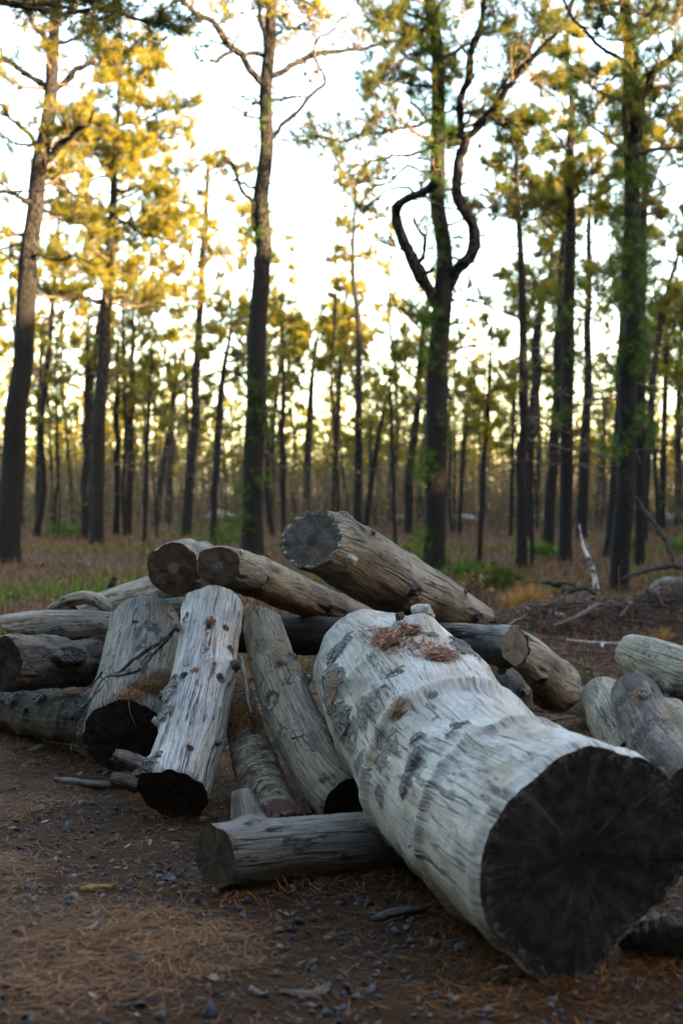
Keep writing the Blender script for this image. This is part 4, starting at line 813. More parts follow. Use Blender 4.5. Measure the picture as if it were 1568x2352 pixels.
        i_ = np.repeat(np.arange(nd), 3); u_ = rng.randint(3, 9, nd * 3); p_ = dl[i_, u_]; d_ = unit(rng.normal(0, 1, (nd * 3, 3)) + unit(dl[i_, 8] - dl[i_, 0])); t.tw.append(paths(rng, p_, d_, rng.uniform(.08, .4, nd * 3), 5, .2)); t.twr.append(np.repeat(dr_, 3)[:, None] * .4 * np.linspace(1, .5, 5)[None])
    for (x, y, k) in sprouts:   # short needle tufts growing straight from the trunk
        z = EYE + (HZ - y) / F * d; px = np.array([np.interp(z, tp[:, 2], tp[:, j]) for j in range(3)]); r = np.interp(z, tp[:, 2], trd)
        m = int(34 * k); a = rng.uniform(0, 2 * PI, m); dd = np.stack([np.cos(a), np.sin(a), rng.uniform(-.1, .5, m)], 1); dd[:, 0] += np.sign(x) * .95; dd[:, 1] -= .15; dd = unit(dd)
        t.sprc.append(px + dd * (r * rng.uniform(.95, 1.4, (m, 1)) + .10 * rng.rand(m, 1)) + rng.normal(0, .085 * math.sqrt(k), (m, 3)) * np.array([.5, .5, 1])); t.spru.append(dd)
    parts, lcs, rnd, off = [], [], [], 0
    tw = [q for q in t.tw if q is not None]
    if t.limbs:
        for lv, lf, ll in t.limbs: parts.append((lv, lf, 0)); lcs.append(ll); rnd.append(np.zeros(len(lv)))
    if tw:
        pp = np.concatenate(tw); rr = np.concatenate(t.twr); mn = d * .00022
        tv, tf, tl = tubes(pp, np.maximum(rr, mn), 3); parts.append((tv, tf, 0)); lcs.append(tl); rnd.append(np.zeros(len(tv)))
    if t.tuftc and not dead:
        cc = np.concatenate(t.tuftc); uu = np.concatenate(t.tuftu); nv, nf, nr = tufts(rng, cc, uu, LD['n'], LD['l'], LD['w'], .55)
        parts.append((nv, nf, 1)); lcs.append(np.zeros((len(nv), 3))); rnd.append(nr)
    if t.sprc:
        cc = np.concatenate(t.sprc); uu = np.concatenate(t.spru); nv, nf, nr = tufts(rng, cc, uu, 16, LD['l'] * 1.0, LD['w'])
        parts.append((nv, nf, 2)); lcs.append(np.zeros((len(nv), 3))); rnd.append(nr)
    if parts:
        link('crown', mesh('crown', parts, [BRANCH, need or NEED_SUNLIT, SPROUT], {'lc': ('FLOAT_VECTOR', np.vstack(lcs)), 'rnd': ('FLOAT', np.concatenate(rnd))}, False), root)
    return t, root
def cone_part(root, x, y, d, r, t):
    rng = rs(int(x * 7 + y)); q = np.concatenate([a.reshape(-1, 3) for a in t.tw if a is not None]); c = q[np.argmin(((proj(q) - np.array([x, y])) ** 2).sum(1))] - np.array([0, .01, .01]); v = []; K, S = 9, 12; tt = np.linspace(0, 1, K)
    pr = r * np.sin(np.linspace(.25, PI - .25, K)) ** .7
    pts = c + np.array([rng.uniform(-.4, .4), 0, -1.])[None] * (tt * r * 2.6)[:, None]
    tv, tf, tl = tubes(pts[None], pr[None], S); tv += (tv - np.repeat(pts, S, 0)) * (.35 * ((np.arange(len(tv)) + np.arange(len(tv)) // S) % 2))[:, None]
    link('pine_cone', mesh('pine_cone', [(tv, tf, 0)], [CONE], {'lc': ('FLOAT_VECTOR', tl)}, False), root)

# -- the near trees, each traced for itself
tA, rA = build_pine('thick curved pine at the left edge, sunlit in its upper half', [(12, 1287, 62), (28, 1100, 54), (46, 850, 48), (60, 700, 45), (72, 550, 40), (84, 430, 37), (104, 330, 35), (118, 225, 31), (126, 130, 27), (132, 40, 23), (138, -80, 18), (140, -220, 8)], 25, [
    ([(112, 372), (160, 312), (195, 285), (220, 255)], 22, 5, -1.0, .9, .8), ([(122, 205), (165, 170), (255, 130), (345, 92)], 18, 6, .6, 1., .75), ([(96, 345), (60, 300), (25, 255), (-5, 235)], 12, 6, -.5, .6, .5), ([(112, 205), (70, 180), (20, 150), (-40, 130)], 17, 9, .3, .7, .6),
    ([(125, 150), (100, 90), (65, 50), (30, 0)], 15, 8, -.6, .8, .7), ([(76, 596), (120, 588), (160, 580), (215, 590), (255, 575)], 9, 3, -.6, .25, .25), ([(84, 480), (110, 478), (150, 510), (200, 520)], 8, 3, .5, .5, .6), ([(70, 470), (40, 455), (0, 450)], 14, 8, -.4, .5, .6), ([(62, 572), (30, 570), (0, 585)], 5, 2, 0, .2, .3), ([(90, 395), (150, 425), (210, 470), (235, 520)], 8, 3, .8, .6, .6), ([(130, 100), (170, 80), (230, 75)], 10, 4, -.6, .8, .6), ([(40, 950), (75, 940), (85, 905)], 5, 2, 0, 0, 0), ([(52, 760), (90, 735), (110, 720)], 5, 2, 0, 0, 0)],
    (560, -180, 18, 140, .8, .7), 0, 201, 5.)
tB, rB = build_pine('straight pine left of centre with a broad golden crown', [(222, 1248, 31), (230, 1000, 31), (240, 800, 28), (248, 650, 23), (252, 560, 19), (260, 470, 17), (266, 380, 14), (270, 280, 11), (272, 180, 7), (274, 110, 3)], 33, [
    ([(236, 692), (190, 684), (130, 730), (80, 748)], 9, 4, -.8, .25, .4), ([(232, 848), (185, 820), (165, 800)], 8, 3, -.4, .15, .3), ([(258, 500), (320, 530), (390, 560), (430, 545)], 9, 4, .4, .9, .9), ([(262, 430), (330, 440), (390, 470), (430, 500)], 9, 3, -.5, 1., .9), ([(265, 390), (210, 420), (160, 470), (120, 480)], 8, 3, .3, .8, .9), ([(268, 300), (330, 260), (400, 240), (440, 225)], 9, 3, -.4, 1., 1.), ([(268, 330), (350, 320), (420, 310)], 8, 3, .6, 1., 1.), ([(270, 230), (320, 180), (370, 150)], 7, 3, 0, 1., 1.), ([(266, 360), (200, 330), (150, 310)], 7, 3, -.6, .9, .9)],
    (720, 120, 38, 190, .95, .95), 1, 202)
tC, rC = build_pine('slim leaning pine between the golden crowned pine and the thick middle pine', [(427, 1236, 22), (440, 1050, 21), (450, 870, 19), (458, 720, 17), (465, 600, 14), (470, 500, 12), (476, 420, 9), (480, 350, 5), (482, 310, 2)], 37, [
    ([(466, 600), (500, 580), (560, 590)], 6, 2, .3, .6, .7), ([(468, 545), (520, 520), (575, 510)], 6, 2, -.3, .7, .7), ([(474, 450), (430, 420), (390, 400)], 5, 2, .3, 1., .9), ([(456, 600), (420, 570), (370, 560)], 5, 2, .2, .5, .6), ([(452, 770), (480, 740), (505, 690)], 6, 3, 0, .3, .4), ([(476, 420), (520, 390), (560, 400)], 5, 2, .4, 1., .9)],
    (660, 320, 14, 95, .65, .75), 1, 203)
D_SP = [(1, 480, 1), (-1, 545, 1.2), (1, 590, .6), (-1, 885, 2.), (1, 900, 1.6), (1, 960, 1.5), (-1, 960, 1.6), (1, 1000, 1.), (-1, 1020, .9), (1, 1110, 1.2), (-1, 1130, 1.6), (-1, 1200, 2.), (-1, 700, .5), (1, 250, 1.), (-1, 300, .9), (-1, 340, .5), (1, 700, .5)]
tD, rD = build_pine('thick straight middle pine with dead side stubs and green sprouts on its trunk', [(578, 1278, 50), (580, 1150, 48), (584, 1000, 47), (587, 850, 45), (592, 700, 42), (600, 560, 38), (606, 450, 36), (614, 330, 32), (618, 200, 31), (624, 100, 28), (628, 0, 26), (634, -120, 22), (640, -260, 12)], 27, [
    ([(606, 195), (565, 150), (515, 118), (480, 80), (455, 50), (410, 15), (360, -20)], 19, 9, -1.2, 1., .6), ([(612, 133), (570, 128), (535, 132), (508, 146), (490, 163)], 14, 8, -.5, 0, 0), ([(612, 236), (585, 232), (543, 226)], 8, 5, 0, 0, 0), ([(606, 282), (575, 266), (545, 254), (511, 250)], 8, 4, -.3, 0, 0), ([(630, 231), (660, 228), (690, 226)], 9, 6, 0, 0, 0),
    ([(632, 315), (655, 295), (685, 262), (710, 225), (728, 195), (731, 170), (718, 140), (708, 110), (722, 82), (745, 62), (757, 48)], 12, 5, -.6, .55, .12), ([(630, 175), (665, 150), (700, 132), (740, 124), (790, 122), (850, 112), (925, 97)], 17, 6, .5, .8, .4), ([(592, 540), (584, 500), (575, 460), (555, 425), (535, 392), (517, 376), (498, 378)], 10, 8, -.8, 0, 0), ([(517, 378), (535, 365), (556, 352)], 5, 3, -.5, 0, 0), ([(600, 430), (580, 420), (563, 408)], 9, 6, -.2, 0, 0),
    ([(612, 110), (600, 75), (592, 40), (596, 10), (610, -30)], 14, 9, -.5, .7, .5), ([(636, 85), (650, 70), (640, 55), (630, 40)], 9, 4, -.2, 0, 0), ([(640, 320), (680, 325), (740, 340), (780, 350)], 4, 2, .5, .8, .12), ([(598, 690), (615, 640), (640, 622), (665, 625)], 5, 2, 0, 0, 0), ([(575, 890), (560, 865), (545, 850)], 8, 4, 0, 0, 0), ([(628, 30), (680, 60), (720, 40)], 7, 3, -.5, .9, .3), ([(626, -10), (680, 0), (750, 40), (790, 60)], 7, 3, .3, .9, .25)],
    (60, -240, 14, 200, .8, .8), 0, 204, 5.5, D_SP)
for (x, y, dd) in [(700, 160, 26.6), (716, 186, 26.6), (729, 160, 26.6), (470, 46, 26.), (760, 104, 27.2), (812, 96, 27.3), (845, 66, 27.4), (640, 40, 27), (700, 352, 27.3), (736, 345, 27.4), (240, 72, 25.)]: cone_part(rD, x, y, dd, .032, tD)
E_SP = [(1, 60, 3.), (-1, 40, 3.), (-1, 110, 3), (1, 150, 2), (-1, 260, 2.5), (1, 310, 2.), (-1, 350, 2.), (1, 440, 2.2), (-1, 420, 2.), (-1, 520, 2), (1, 560, 1.), (-1, 600, 1.2), (-1, 740, 2.2), (1, 745, 1.2), (-1, 780, 1.4), (-1, 830, 1.2), (1, 860, .8), (-1, 1060, 1.6), (-1, 1100, 1.4), (-1, 1240, 1.), (1, 1000, .7), (1, 230, 1.5)]
tE, rE = build_pine('dark centre-right pine whose side limbs loop out like a lyre', [(995, 1322, 44), (1000, 1150, 49), (1000, 950, 50), (1005, 800, 44), (1012, 690, 44), (1017, 570, 36), (1010, 450, 35), (1006, 330, 34), (1002, 220, 31), (996, 100, 28), (990, 0, 25), (984, -120, 20), (980, -260, 10)], 20.6, [
    ([(1000, 695), (970, 648), (945, 600), (922, 560), (908, 520), (908, 490), (925, 470), (950, 455), (975, 440), (992, 420)], 33, 17, -1.0, .12, .5), ([(1022, 670), (1055, 620), (1076, 580), (1084, 540), (1075, 510), (1055, 480), (1042, 445), (1045, 400), (1060, 355), (1066, 320)], 31, 18, -.7, .15, .5),
    ([(1066, 325), (1064, 270), (1066, 225), (1080, 170), (1090, 110), (1102, 60), (1106, -20), (1110, -120)], 20, 12, -.8, .35, .6), ([(1066, 318), (1100, 292), (1135, 258), (1160, 220), (1190, 178), (1230, 140), (1270, 100), (1300, 50), (1330, -20)], 19, 8, -1.2, 1., .8), ([(1130, 262), (1155, 200), (1180, 140), (1220, 90), (1250, 30)], 9, 4, -.6, 1., .9),
    ([(1092, 290), (1140, 268), (1180, 280), (1220, 310)], 8, 4, -.9, .2, .2), ([(955, 620), (970, 590), (975, 560), (960, 510)], 12, 7, -.4, .3, .3), ([(925, 660), (912, 640), (905, 645)], 5, 3, -.3, 0, 0), ([(1000, 270), (940, 285), (880, 300), (800, 315), (700, 322)], 9, 4, -.8, 1.2, .75), ([(1000, 330), (930, 345), (870, 350), (780, 372)], 9, 4, -.2, 1.2, .7), ([(996, 200), (930, 195), (880, 185), (845, 165)], 8, 4, .4, 1., .7), ([(985, 395), (930, 400), (890, 430), (850, 465), (800, 500)], 7, 3, .5, .6, .4), ([(955, 452), (920, 430), (890, 430), (860, 460), (820, 520)], 8, 3, -.6, .45, .35),
    ([(992, 60), (930, 75), (870, 60), (830, 50)], 9, 4, -.7, 1.2, .8), ([(990, 110), (950, 130), (900, 150), (860, 215)], 7, 3, -.7, 1., .7), ([(1020, 590), (1060, 606), (1110, 610), (1130, 600)], 6, 2, -.7, .2, .1), ([(1085, 545), (1110, 545), (1150, 553), (1200, 555)], 5, 2, -.7, .15, .1), ([(985, 735), (950, 720), (890, 712), (830, 722)], 5, 2, -.3, .15, .1), ([(1040, 680), (1080, 680), (1110, 670)], 4, 2, 0, .3, .5), ([(1044, 430), (1090, 428), (1150, 445), (1200, 470)], 5, 2, -.8, .2, .1)],
    (330, -220, 22, 190, 1., .85), 0, 205, 6., E_SP, need=NEED_SHADED)
for (x, y, dd) in [(835, 300, 20), (900, 295, 20), (1150, 300, 19.9), (872, 62, 20), (1110, 320, 20), (1060, 500, 20)]: cone_part(rE, x, y, dd, .030, tE)
tF, rF = build_pine('slender dark pine with tufted top right of the lyre-shaped pine', [(1197, 1307, 25), (1200, 1100, 23), (1203, 950, 21), (1200, 800, 19), (1197, 680, 17), (1196, 560, 14), (1190, 450, 12), (1186, 370, 9), (1184, 290, 6), (1182, 250, 2)], 22.4, [
    ([(1196, 560), (1160, 548), (1120, 545)], 4, 2, -.3, .3, .3), ([(1198, 520), (1216, 490), (1206, 440)], 6, 3, -.2, 0, 0), ([(1190, 440), (1150, 430), (1100, 432)], 4, 2, .3, .2, .2), ([(1186, 330), (1160, 300), (1140, 290)], 4, 2, 0, 1., .9), ([(1187, 340), (1220, 300), (1250, 280)], 4, 2, .3, 1., .9), ([(1190, 470), (1150, 480), (1120, 470)], 4, 2, .4, 1., .9), ([(1200, 740), (1250, 760), (1290, 720)], 4, 2, .3, .4, .5)],
    (520, 260, 14, 75, 1.0, .85), 1, 206, 5., need=NEED_SHADED)
tG, rG = build_pine('forked dark pine just right of the slender pine', [(1206, 1232, 20), (1216, 1050, 22), (1226, 900, 21), (1232, 780, 19), (1242, 710, 16), (1258, 650, 12), (1268, 590, 8), (1274, 520, 4)], 36, [
    ([(1238, 720), (1225, 680), (1232, 640), (1210, 610)], 7, 3, 0, .6, .7), ([(1228, 850), (1270, 840), (1300, 790)], 6, 3, .4, .5, .6)], (760, 480, 12, 120, .9, .85), 1, 207)
H_SP = [(1, 640, .8), (-1, 740, .8), (1, 300, 1.2), (-1, 200, 1.5), (1, 830, .8), (-1, 960, .8), (-1, 130, 1.5), (1, 420, 1.)]
tH, rH = build_pine('tall straight dark pine third from the right edge', [(1297, 1297, 30), (1300, 1100, 30), (1302, 900, 29), (1306, 700, 27), (1310, 550, 24), (1312, 420, 20), (1311, 300, 17), (1308, 200, 13), (1305, 110, 9), (1303, 40, 4)], 23.8, [
    ([(1308, 470), (1320, 430), (1305, 390), (1280, 320), (1250, 270), (1215, 245)], 8, 3, -.7, .4, .4), ([(1312, 330), (1340, 280), (1375, 220), (1400, 180)], 6, 3, .5, .8, .8), ([(1310, 260), (1270, 220), (1240, 205)], 6, 3, .3, .8, .8)], (520, 40, 16, 95, .9, .8), 1, 208, 5., H_SP)
tH2, rH2 = build_pine('plain dark pine close behind, left of the tall straight dark pine', [(1256, 1277, 26), (1266, 1100, 25), (1274, 950, 23), (1282, 800, 20), (1288, 680, 16), (1292, 560, 12), (1296, 450, 7), (1298, 380, 3)], 27, [], (740, 400, 11, 100, .7, .75), 1, 209, 4., [(-1, 880, 1.2), (1, 920, 1.)])
tI, rI = build_pine('thin dark pine right of the tall straight dark pine', [(1334, 1234, 24), (1342, 1050, 23), (1346, 900, 20), (1348, 750, 17), (1350, 640, 14), (1353, 520, 11), (1356, 420, 7), (1358, 340, 3)], 36, [
    ([(1352, 690), (1380, 670), (1400, 630)], 5, 2, 0, .6, .7)], (720, 350, 13, 150, .8, .85), 1, 210)
J_SP = [(-1, 610, 2.), (1, 640, 1.), (-1, 540, 1.4), (-1, 460, 1.6), (1, 700, .8), (1, 760, 1.), (-1, 830, 2.), (1, 835, 2.), (-1, 690, 1.2), (-1, 1040, 1.2), (1, 960, 1.), (-1, 350, 1.6), (1, 280, 2.), (-1, 260, 1.2), (1, 170, 2.), (-1, 180, 1.2), (1, 420, 1.4), (1, 560, 1.), (-1, 400, 1.2), (1, 90, 2.)]
tJ, rJ = build_pine('big dark pine near the right edge wrapped in green sprouts', [(1417, 1362, 44), (1427, 1200, 44), (1434, 1050, 43), (1440, 900, 41), (1446, 720, 40), (1448, 550, 38), (1447, 400, 36), (1446, 280, 33), (1444, 150, 30), (1441, 50, 27), (1440, -60, 24), (1440, -240, 12)], 17.2, [
    ([(1450, 345), (1462, 290), (1472, 225), (1492, 180), (1530, 140), (1572, 85), (1610, 40)], 24, 13, -.4, .6, .7), ([(1440, 175), (1420, 140), (1385, 105), (1350, 70), (1320, 20), (1300, -30)], 12, 6, .4, .5, .5), ([(1455, 105), (1490, 85), (1540, 60), (1590, 20)], 9, 4, .6, .8, .8), ([(1440, 60), (1400, 30), (1370, 0)], 9, 4, -.3, .8, .6), ([(1456, 480), (1490, 420), (1530, 350), (1568, 300)], 5, 2, .5, .3, .3), ([(1462, 640), (1500, 590), (1545, 560)], 4, 2, .4, .15, .1), ([(1440, 170), (1390, 180), (1350, 190)], 6, 3, .6, .3, .3)],
    (420, -220, 16, 170, .8, .75), 0, 211, 7., J_SP, need=NEED_SHADED)
tK, rK = build_pine('pine standing close behind the big dark pine, right of it', [(1467, 1307, 22), (1470, 1100, 24), (1473, 900, 23), (1475, 700, 21), (1477, 560, 18), (1478, 450, 15), (1480, 360, 12), (1480, 280, 8), (1478, 200, 3)], 22.4, [
    ([(1480, 560), (1510, 480), (1520, 430), (1500, 400)], 6, 3, 0, .2, .2), ([(1480, 420), (1520, 380), (1568, 360)], 5, 3, .3, .9, .8), ([(1480, 330), (1530, 300), (1580, 290)], 5, 3, .5, 1., .9)], (560, 200, 12, 110, .8, .75), 1, 212, 5., [(1, 1000, 1.), (-1, 760, .8), (1, 620, .6)])
tL, rL = build_pine('dark leaning trunk half hidden left of the big dark pine', [(1397, 1288, 24), (1408, 1150, 24), (1418, 1000, 23), (1426, 850, 21), (1434, 700, 18), (1440, 560, 13), (1444, 440, 7), (1446, 380, 3)], 25, [], (620, 390, 7, 80, .7, .7), 1, 213)
tM, rM = build_pine('thin pine leaning right at the right edge', [(1478, 1240, 12), (1490, 1000, 15), (1500, 870, 15), (1514, 750, 13), (1530, 670, 11), (1552, 600, 8), (1570, 520, 4)], 34, [
    ([(1514, 740), (1545, 710), (1580, 700)], 5, 2, 0, .6, .7)], (800, 500, 14, 130, .8, .9), 1, 214)
# small and dead trunks of the middle distance
SM = [('thin dark sapling beside the thick curved pine', [(88, 1222, 12), (90, 1050, 12), (92, 900, 10), (96, 780, 6), (98, 690, 3)], 43, (960, 700, 9, 70, .5, .5), 1),
 ('dark pine pair member left of the golden crowned pine', [(194, 1234, 16), (196, 1050, 16), (199, 900, 14), (202, 800, 10), (204, 720, 4)], 37.5, (900, 720, 10, 100, .7, .8), 1),
 ('straight dark pole pine right of the golden crowned pine', [(267, 1232, 15), (269, 1050, 14), (270, 920, 12), (271, 830, 8), (272, 760, 3)], 38, (960, 770, 9, 70, .6, .7), 1),
 ('dark mid distance pine with golden top, second right of the golden crowned pine', [(294, 1226, 18), (299, 1060, 17), (303, 900, 14), (306, 800, 10), (310, 700, 6), (312, 640, 2)], 40, (900, 650, 14, 100, .8, .9), 1),
 ('thin bare leaning pole before the golden pines', [(331, 1243, 9), (338, 1050, 9), (344, 900, 7), (350, 800, 4)], 34, (960, 830, 6, 60, .5, .5), 1),
 ('crooked leaning dark trunk right of the thin bare pole', [(358, 1204, 15), (366, 1140, 14), (376, 1060, 13), (388, 990, 10), (398, 900, 7), (404, 820, 3)], 50, (1000, 830, 8, 80, .7, .8), 2),
 ('dark forked pine left of the thick middle pine', [(488, 1248, 16), (496, 1100, 16), (503, 960, 16), (510, 880, 13), (517, 820, 10), (530, 740, 6), (534, 690, 2)], 33, (880, 690, 12, 100, .8, .8), 1),
 ('slim pine right of the thick middle pine', [(652, 1222, 12), (651, 1050, 12), (650, 920, 11), (650, 800, 8), (650, 720, 4)], 43, (960, 720, 12, 90, .8, .9), 1),
 ('blue grey hazy pine standing before the bright gap', [(704, 1200, 14), (706, 1050, 18), (712, 940, 15), (718, 850, 10), (730, 760, 6), (736, 690, 2)], 56, (900, 690, 14, 120, .8, .9), 2),
 ('thin wavy dark pine in the middle of the bright gap', [(764, 1190, 11), (770, 1050, 12), (778, 900, 11), (784, 800, 10), (788, 720, 7), (796, 660, 3)], 48, (820, 640, 12, 90, .8, .8), 2),
 ('tall thin pine with high tufted crown left of the lyre-shaped pine', [(820, 1192, 18), (822, 1020, 18), (824, 860, 16), (822, 740, 14), (812, 640, 11), (812, 540, 8), (818, 450, 5), (820, 390, 2)], 46, (640, 380, 14, 85, .8, .8), 1),
 ('leaning dark snag left of the lyre-shaped pine', [(838, 1216, 13), (852, 1110, 13), (868, 1010, 10), (884, 930, 7), (900, 880, 3)], 45, (1000, 900, 4, 70, .4, .2), 2),
 ('dark pine pole close left of the lyre-shaped pine', [(936, 1226, 19), (944, 1080, 19), (956, 940, 17), (964, 840, 14), (970, 760, 9), (972, 700, 3)], 41, (940, 700, 14, 110, .8, .9), 1),
 ('thin upright pole between the snag and the lyre-shaped pine', [(908, 1254, 9), (902, 1100, 9), (898, 960, 7), (894, 850, 4)], 31, (980, 850, 7, 70, .4, .4), 1),
 ('thin black sapling with few twigs in the right bright gap', [(1099, 1308, 12), (1106, 1150, 12), (1116, 1000, 11), (1122, 900, 9), (1126, 820, 6), (1130, 740, 3), (1128, 700, 1)], 22, (1050, 720, 10, 50, .4, .35), 1),
 ('thin grey sapling left of the black sapling', [(1054, 1228, 9), (1062, 1080, 9), (1072, 960, 7), (1078, 860, 4)], 40, (1000, 860, 8, 70, .6, .7), 1),
 ('small dark pole right of the black sapling', [(1172, 1232, 9), (1176, 1080, 9), (1180, 950, 8), (1184, 850, 4)], 38, (980, 850, 8, 70, .5, .6), 1),
 ('thin dark pole close right of the slender pine base', [(1221, 1304, 9), (1220, 1180, 9), (1218, 1060, 7), (1214, 960, 4)], 22.8, None, 1),
 ('slim dark pine at the far right edge', [(1518, 1214, 15), (1522, 1050, 15), (1526, 920, 13), (1528, 820, 10), (1530, 720, 5)], 45, (900, 700, 14, 110, .8, .9), 2),
 ('right-edge pine with trunk leaving the frame', [(1556, 1200, 16), (1556, 1050, 16), (1558, 920, 14), (1562, 800, 10), (1566, 680, 5)], 52, (900, 660, 14, 110, .8, .9), 2)]
for k, (lb, sp, dd, au, ld) in enumerate(SM): build_pine(lb, sp, dd, [], au, ld, 300 + k, 4., cat='pine tree')
# the bough that reaches into the top left corner belongs to a pine just outside the frame
tN, rN = build_pine('pine at the top left corner whose dark needled bough reaches into view', [(-330, 1440, 70), (-330, 1000, 64), (-325, 500, 56), (-320, 0, 44), (-318, -300, 26)], 12.6, [
    ([(-310, 120), (-180, 60), (-60, 10), (30, 25), (130, 50), (230, 30), (320, 60), (380, 70)], 22, 5, .6, 1.5, .9), ([(-40, 0), (60, -10), (150, 20), (230, 45)], 10, 4, .6, 1.4, .9)], (-100, -300, 6, 300, .8, .8), 0, 215, need=NEED_SHADED)

# ------------------------------------------------------------------ forest: six pine builds copied through the distance
def proto(seed, h, lod, low, n, Lm, wd):
    rng = rs(seed); t = Pine(seed); LD = LODS[lod]
    K = 9; z = np.linspace(0, h, K); pts = np.stack([np.cumsum(rng.normal(0, .09, K)), np.cumsum(rng.normal(0, .09, K)), z], 1); pts[0, :2] = 0; pts[0, 2] = -.15
    c = spline(np.hstack([pts, np.interp(z, [0, h * .6, h], [wd / 2, wd * .33, .012])[:, None]]), 24); tp, tr = c[:, :3], c[:, 3]
    tv, tf, tl = trunk_mesh(tp, tr, 7 if lod > 2 else 9, rng)
    ch = 1 - smooth(1.2, 4., tv[:, 2]); tm = mesh('trunk', [(tv, tf, 0)], [BARK], {'lc': ('FLOAT_VECTOR', tl), 'char': ('FLOAT', ch)})
    zs = np.sort(rng.uniform(h * low, h * .98, n)); az = np.arange(n) * 2.4 + rng.normal(0, .5, n); px = np.stack([np.interp(zs, tp[:, 2], tp[:, k]) for k in range(3)], 1)
    L = Lm * rng.uniform(.4, 1.1, n) * np.clip(1.2 - 1. * (zs / h - low) / (1 - low), .25, 1); dr = unit(np.stack([np.cos(az), np.sin(az), rng.uniform(-.1, .5, n)], 1)); pp = paths(rng, px, dr, L, 7, .16, .1)
    lv, lf, ll = tubes(pp, np.full((n, 1), .03) * np.linspace(1, .4, 7)[None], 4)
    for k in range(n): t.foliate(pp[k], np.full(7, .02), .55, LD, .85, .3, .6)
    nd = 7; zd = rng.uniform(h * .2, h * low, nd); a = rng.uniform(0, 2 * PI, nd); q0 = np.stack([np.interp(zd, tp[:, 2], tp[:, k]) for k in range(3)], 1); dl = paths(rng, q0, unit(np.stack([np.cos(a), np.sin(a), rng.uniform(-.2, .3, nd)], 1)), rng.uniform(.4, 1.3, nd), 7, .2)
    dv, df, dll = tubes(dl, np.full((nd, 1), .018) * np.linspace(1, .4, 7)[None], 4)
    tw = np.concatenate(t.tw); trr = np.maximum(np.concatenate(t.twr), .007 if lod < 3 else .012)
    if lod == 3: tw = tw[::2]; trr = trr[::2]
    wv, wf, wl = tubes(tw, trr, 3)
    cc, uu = np.concatenate(t.tuftc), np.concatenate(t.tuftu); nv, nf, nr = tufts(rng, cc, uu, LD['n'], LD['l'], LD['w'], .6)
    cm = mesh('crown', [(lv, lf, 0), (dv, df, 0), (wv, wf, 0), (nv, nf, 1)], [BRANCH, NEED_SUNLIT], {'lc': ('FLOAT_VECTOR', np.vstack([ll, dll, wl, np.zeros((len(nv), 3))])), 'rnd': ('FLOAT', np.concatenate([np.zeros(len(lv) + len(dv) + len(wv)), nr]))}, False)
    return tm, cm, (tv, tf, lv, lf, nv, nf, nr, tl, ch)
PR = [proto(400 + k, h, 2, low, n, Lm, wd) for k, (h, low, n, Lm, wd) in enumerate([(9.5, .52, 15, 1.4, .19), (8.8, .55, 6, .8, .13), (11.5, .5, 18, 1.6, .24), (7.4, .5, 5, .7, .10), (10.4, .6, 13, 1.5, .20), (10, .6, 7, .9, .15), (7., .4, 12, 1.1, .12), (6.2, .45, 4, .6, .08)])]
frng = rs(500); placed = []
tries = 0
while len(placed) < 285 and tries < 20000:
    tries += 1; d = math.sqrt(frng.uniform(36 ** 2, 100 ** 2)); x = frng.uniform(-1, 1) * (.255 * d + 1.5)
    if min([(x - a) ** 2 + (d - b) ** 2 for a, b in placed] or [9]) < 1.1: continue
    sx = x / d * F + CX
    # the bright gaps of sky stay thinner
    if (650 < sx < 760 or 1060 < sx < 1150 or 520 < sx < 580) and frng.rand() < .72 and d < 75: continue
    placed.append((x, d))
for k, (x, d) in enumerate(placed):
    tm, cm, _ = PR[k % 8 if d < 58 else (1, 3, 5, 7, 1, 7, 6, 4)[k % 8]]; z = float(gz(x, d))
    r = thing('pine_tree', (x, d, z), 'slim dark trunked pine far back among the many pines of the distant forest', 'pine tree', 'distant pines of the forest'); del r['_o']
    s = frng.uniform(.72, 1.05); r.rotation_euler = (frng.normal(0, .03), frng.normal(0, .03), frng.uniform(0, 6.28)); q_ = frng.uniform(.6, 1.05); r.scale = (s * q_, s * q_, s)
    for nm, me in (('trunk', tm), ('crown', cm)):
        o = bpy.data.objects.new(nm, me); COL.objects.link(o); o.parent = r
for o in COL.objects:
    if '_o' in o: del o['_o']

# far woods closing the view, one mass
LP = [proto(450 + k, h, 3, .35, 16, 1.6, .2)[2] for k, h in enumerate([9, 10.5, 8])]
def merge(placements, name, label, seed):
    rng = rs(seed); parts = []; lcs = []; ch = []; rn = []
    for (x, y, s) in placements:
        tv, tf, lv, lf, nv, nf, nr, tl, c_ = LP[rng.randint(3)]; a = rng.uniform(0, 6.28); Rm = np.array([[math.cos(a), -math.sin(a), 0], [math.sin(a), math.cos(a), 0], [0, 0, 1]]) * s
        o = np.array([x, y, float(gz(x, y))])
        for v, f, m in ((tv, tf, 0), (lv, lf, 0), (nv, nf, 1)): parts.append((v @ Rm.T + o, f, m))
        lcs += [tl, np.zeros((len(lv) + len(nv), 3))]; ch += [c_, np.zeros(len(lv) + len(nv))]; rn += [np.zeros(len(tv) + len(lv)), nr]
    o = link(name, mesh(name, parts, [BARK, NEED_SHADED], {'lc': ('FLOAT_VECTOR', np.vstack(lcs)), 'char': ('FLOAT', np.concatenate(ch)), 'rnd': ('FLOAT', np.concatenate(rn))}, False))
    return tag(o, label, 'woodland', kind='stuff')
pl = []
for _ in range(450):
    d = math.sqrt(frng.uniform(95 ** 2, 170 ** 2)); pl.append((frng.uniform(-1, 1) * (.28 * d + 4), d, frng.uniform(.45, .8)))
merge(pl, 'far_woods', 'dense far pine woods closing the view behind the trunks', 501)
